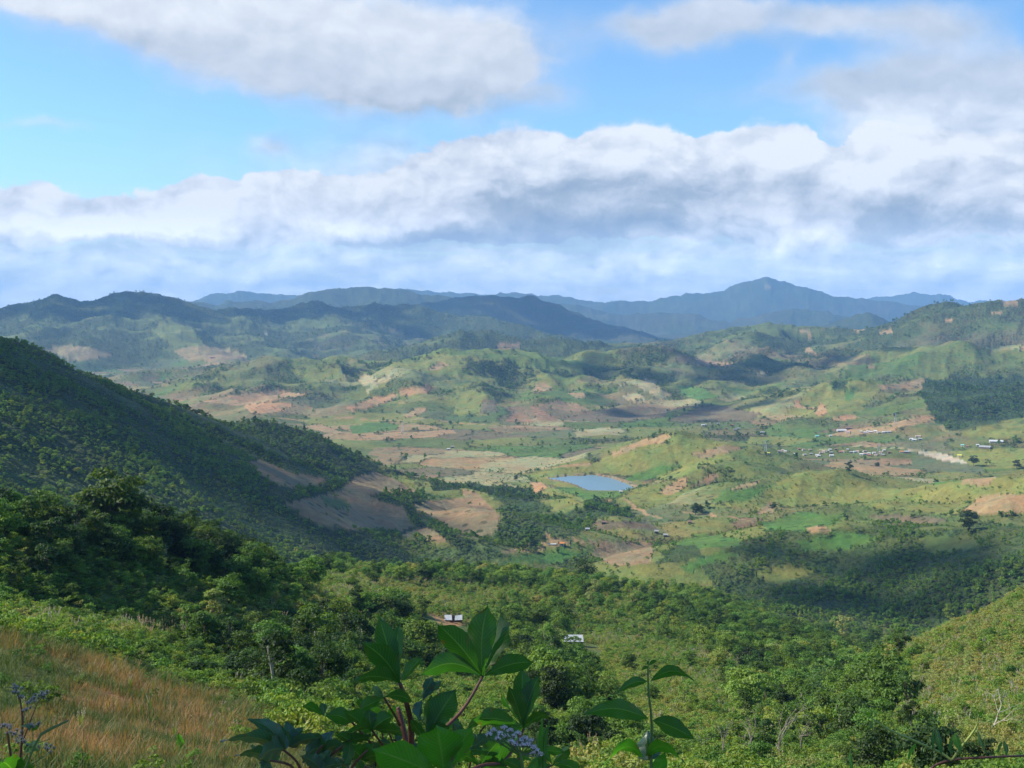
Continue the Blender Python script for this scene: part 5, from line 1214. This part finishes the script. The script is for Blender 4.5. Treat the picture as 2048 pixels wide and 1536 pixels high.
    HB2 = [((570,1498),[((440,1484),24,.9,.05,-.1),((494,1438),30,.3,.02,0),((520,1515),40,.6,.10,-.1),((556,1446),22,-.4,.0,.05)]),
           ((580,1494),[((572,1442),30,.1,.0,.03),((606,1454),26,-.5,.0,.02),((640,1476),22,-.9,.06,0),((505,1474),26,.9,.1,-.06)]),
           ((648,1500),[((590,1474),26,.9,.1,-.05),((668,1462),28,-.2,.0,.04),((604,1526),34,.6,.12,-.08),((700,1498),24,-.8,.06,-.02)]),
           ((700,1482),[((672,1470),20,.7,.04,0),((712,1462),22,0,.0,.03),((742,1474),20,-.8,.04,0),((690,1530),26,.5,.0,-.05)]),
           ((725,1520),[((690,1500),28,.7,.06,-.02),((748,1488),30,-.3,.0,.02),((775,1516),26,-.9,.05,-.02)]),
           ((540,1522),[((470,1512),22,.9,.06,-.04),((500,1490),20,.4,.0,.02),((560,1500),24,-.5,.0,.0),((525,1545),26,.5,.0,-.02)]),
           ((640,1536),[((600,1512),26,.6,.0,0),((660,1500),26,-.3,.0,.0),((690,1526),24,-.8,.0,0)])]
    for k, (h, lobes) in enumerate(HB2):
        r = 1.88+.05*(k % 3); lf = Leaf(); hb = W3(*h, r)
        for j, (tp, wd, roll, arch, dr) in enumerate(lobes): lf.lobe(hb, W3(*tp, r+dr), wd*1.15*r/F/max(.5, math.cos(roll)), roll, arch+.03, 0., 'ovo', seed=70+k*9+j)
        part('leaf', rel(lf.mesh(M_LF[2 if k not in (3, 4) else 0]), tuple(foot2)), t2)
def build_stem_plant():
    R0 = 2.2; foot = W3(1300, 1536, R0); foot[2] = float(zat(foot[0], foot[1])); t = empty('seedling_plant', tuple(foot)); label_of(t, 'single upright stem with paired pointed leaves right of the bottom centre', 'plant')
    def add(n, me): return part(n, rel(me, tuple(foot)), t)
    add('stem', tube_mesh('stem', [foot, W3(1300, 1600, R0), W3(1303, 1500, R0), W3(1303, 1440, R0), W3(1297, 1380, R0), W3(1296, 1336, R0), W3(1299, 1318, R0)], [.006, .004, .0026, .0022, .0018, .0013, .0007], M_GSTEM))
    for k, (b, tp, wd, roll, arch, dr, mi, sh) in enumerate([((1297,1438),(1166,1424),38,.25,.14,-.06,0,'lan'),((1306,1440),(1391,1474),38,-.25,.12,-.05,0,'lan'),((1300,1363),(1388,1357),22,-.5,.22,-.02,0,'lan'),
        ((1295,1363),(1234,1384),20,.5,.12,-.04,0,'lan'),((1297,1333),(1282,1340),7,.4,.1,0,0,'lan'),((1298,1331),(1314,1320),8,-.3,.1,0,0,'lan'),((1298,1322),(1293,1330),5,.3,.1,0,0,'lan'),
        ((1300,1520),(1296,1458),54,.1,.0,.04,2,'ovo'),((1286,1514),(1206,1530),20,.9,.22,-.06,1,'lan'),((1290,1513),(1372,1526),22,-.9,.2,-.06,1,'lan'),((1298,1520),(1296,1476),14,.9,.0,.0,0,'lan'),((1300,1560),(1330,1500),30,-.4,.0,.0,1,'lan')]):
        lf = Leaf(); lf.lobe(W3(*b, R0), W3(*tp, R0+dr), wd*R0/F/max(.5, math.cos(roll)), roll, arch, .04, sh, seed=200+k); add('leaf', lf.mesh(M_LF[mi]))
def floret_head(px, py, r, rad, n, m, rng):
    g = Geo(); c = W3(px, py, r); d = rng.normal(size=(n, 3)); d /= np.linalg.norm(d, axis=1)[:, None]; d[:, 2] = np.abs(d[:, 2])*.9+.05
    for q in d:
        p0 = c+q*rad*.3; p1 = c+q*rad*rng.uniform(.85, 1.15); g.tube([tuple(p0), tuple(p1)], [rad*.05, rad*.035], 3, 0)
        g.leaves(np.array([p1]), np.array([q]), rad*.16, rng, 0, .8)
    g.tube([tuple(c-np.array([0, 0, rad*.75])), tuple(c-np.array([0, 0, rad*.1])), tuple(c+np.array([0, 0, rad*.25]))], [rad*.15, rad*.42, rad*.5], 7, 1)
    return mesh_np('flower_head', g.v, g.f, [m, M_CUP], g.mi)
def build_flowers():
    rng = np.random.default_rng(3); R0 = 1.75
    foot = W3(1050, 1536, R0); foot[2] = float(zat(foot[0], foot[1])); t = empty('flowering_weed', tuple(foot)); label_of(t, 'lilac fluffy flower cluster at the bottom centre on a thin stem', 'flower')
    def add(n, me): return part(n, rel(me, tuple(foot)), t)
    add('stem', tube_mesh('stem', [foot, W3(1050, 1590, R0), W3(1045, 1530, R0), W3(1040, 1505, R0)], [.004, .003, .0022, .0018], M_GSTEM))
    heads = [(978,1470),(988,1462),(1000,1468),(1008,1457),(1020,1463),(996,1478),(1012,1474),(1028,1474),(1036,1468),(1040,1482),(1050,1478),(1056,1490),(1062,1483),(1068,1496),(1074,1503),(1080,1510),(1046,1492),(1022,1484),(1066,1508),(1030,1490)]
    for k, (a, b) in enumerate(heads):
        r = R0+rng.uniform(-.03, .03); add('flower_head', floret_head(a, b, r, 7.5*r/F, 40, M_FLOR, rng))
        add('stalk', tube_mesh('stalk', [W3(1042, 1508, R0), W3((a+1042)/2, (b+1508)/2+4, R0), W3(a, b+4, r)], [.0013, .0009, .0008], M_GSTEM, 5))
    for k, (b, tp, wd) in enumerate([((1045,1515),(1015,1500),14),((1040,1510),(1065,1522),12),((1046,1540),(1005,1520),26),((1050,1545),(1095,1500),22),((1090,1560),(1100,1440),14),((1080,1560),(1086,1430),12)]):
        lf = Leaf(); lf.lobe(W3(*b, R0+.1), W3(*tp, R0+.12), wd*R0/F, .4, .05, 0, 'lan', seed=300+k); add('leaf', lf.mesh(M_LF[k % 2]))
    # weed with grey-lilac seed heads in the lower left corner
    R0 = 2.1; foot = W3(30, 1536, R0); foot[2] = float(zat(foot[0], foot[1])); t = empty('flowering_weed', tuple(foot)); label_of(t, 'tall weed with greyish faded flower heads in the lower left corner', 'flower')
    def add(n, me): return part(n, rel(me, tuple(foot)), t)
    S = [([(30,1600),(42,1500),(45,1440),(40,1400),(32,1382)], .0022),([(40,1560),(42,1500),(58,1450),(76,1405),(84,1396)], .0013),([(22,1600),(22,1520),(16,1475),(14,1462)], .0026),([(36,1600),(40,1520),(40,1490)], .0018),
         ([(45,1560),(60,1510),(66,1475),(64,1460)], .0012),([(40,1540),(90,1512),(98,1505)], .0012),([(44,1450),(50,1425),(56,1414)], .001),([(40,1545),(62,1495),(100,1478)], .0012)]
    for pts, w in S: add('stem', tube_mesh('stem', [foot*.0+W3(*q, R0) for q in pts], [w*(1.2-.8*i/(len(pts)-1)) for i in range(len(pts))], M_GSTEM if w < .0013 else M_STEM, 6))
    add('stem', tube_mesh('stem', [foot, W3(30, 1600, R0)], [.004, .003], M_STEM))
    add('twig', tube_mesh('twig', [W3(80, 1470, R0-.1), W3(105, 1456, R0-.1), W3(137, 1441, R0-.1)], [.0022, .0024, .0016], M_GSTEM, 6))
    add('twig', tube_mesh('twig', [W3(45, 1550, R0-.1), W3(70, 1490, R0-.1), W3(82, 1470, R0-.1)], [.002, .0018, .0018], M_GSTEM, 6))
    for cx, cy, n, s in [(34,1377,7,9),(30,1383,4,7),(42,1395,3,5),(86,1389,12,11),(66,1398,7,7),(55,1411,4,7),(60,1421,4,7),(12,1455,9,9),(28,1466,8,9),(66,1450,7,8),(42,1479,10,10),(98,1500,7,9),(78,1492,4,6)]:
        for j in range(n):
            a, b = cx+rng.normal()*s*.8, cy+rng.normal()*s*.38; r = R0+rng.uniform(-.03, .03)
            if n < 5 and j > 2: continue
            add('flower_head', floret_head(a, b, r, 4.6*r/F, 16, M_FGREY, rng))
    for k, (b, tp, wd, roll, mi) in enumerate([((48,1500),(78,1502),26,.3,0),((45,1450),(60,1462),16,.5,0),((30,1545),(2,1522),50,.2,0),((35,1548),(70,1532),34,-.4,0),((62,1462),(74,1450),8,0,0)]):
        lf = Leaf(); lf.lobe(W3(*b, R0), W3(*tp, R0-.05), wd*R0/F, roll, .08, 0, 'ovo', seed=400+k); add('leaf', lf.mesh(M_LF[mi]))
def build_twigs():
    R0 = 3.2; foot = W3(1860, 1536, R0); foot[2] = float(zat(foot[0], foot[1])); t = empty('vine_twig', tuple(foot)); label_of(t, 'arching yellow-green and reddish vine twig across the lower right corner', 'plant')
    def add(n, me): return part(n, rel(me, tuple(foot)), t)
    add('stem', tube_mesh('stem', [foot, W3(1840, 1600, R0), W3(1862, 1538, R0), W3(1905, 1520, R0), W3(1970, 1515, R0), W3(2060, 1511, R0+.1)], [.007, .005, .0032, .003, .0028, .0024], M_STEM))
    add('twig', tube_mesh('twig', [W3(1903, 1520, R0), W3(1880, 1505, R0), W3(1830, 1482, R0-.05), W3(1780, 1460, R0-.1), W3(1742, 1436, R0-.12)], [.0034, .0034, .003, .0026, .0014], M_YSTEM))
    add('twig', tube_mesh('twig', [W3(1905, 1519, R0), W3(1922, 1495, R0), W3(1942, 1470, R0), W3(1954, 1450, R0), W3(1957, 1430, R0)], [.0034, .0034, .003, .0024, .0014], M_YSTEM))
    for k, (b, tp, wd) in enumerate([((1870,1450),(1884,1512),14),((1872,1452),(1866,1502),8),((1910,1465),(1922,1508),16),((1906,1470),(1902,1515),8),((2008,1480),(2013,1512),10),((1833,1486),(1815,1524),8),((2005,1484),(1994,1508),6),
        ((1745,1440),(1738,1460),6),((1700,1500),(1706,1560),8),((1956,1462),(1975,1512),7),((1742,1436),(1733,1422),5),((1957,1432),(1966,1418),6)]):
        lf = Leaf(); lf.lobe(W3(*b, R0), W3(*tp, R0-.04), wd*R0/F, .5, .02, 0, 'lan', seed=500+k); add('leaf', lf.mesh(M_LF[1 if k % 3 == 2 else 0]))
def build_shade_tree():  # added out of view; its crown blocks the sun from the foreground plants
    z = float(zat(-7.4, 1.0)); place_tree('dense', 1, 'leafy_tree', -7.4, 1.0, z, 1.15, 1., .35, 'tree just outside the picture at the left that shades the foreground plants', 'tree')
# ---------------------------------------------------------------- build it all
build_clouds(); build_lake(); build_huts(); build_village(); build_pylons(); build_landmarks()
build_cassava(); build_stem_plant(); build_flowers(); build_twigs(); build_shade_tree()
place_plants()
build_haze()
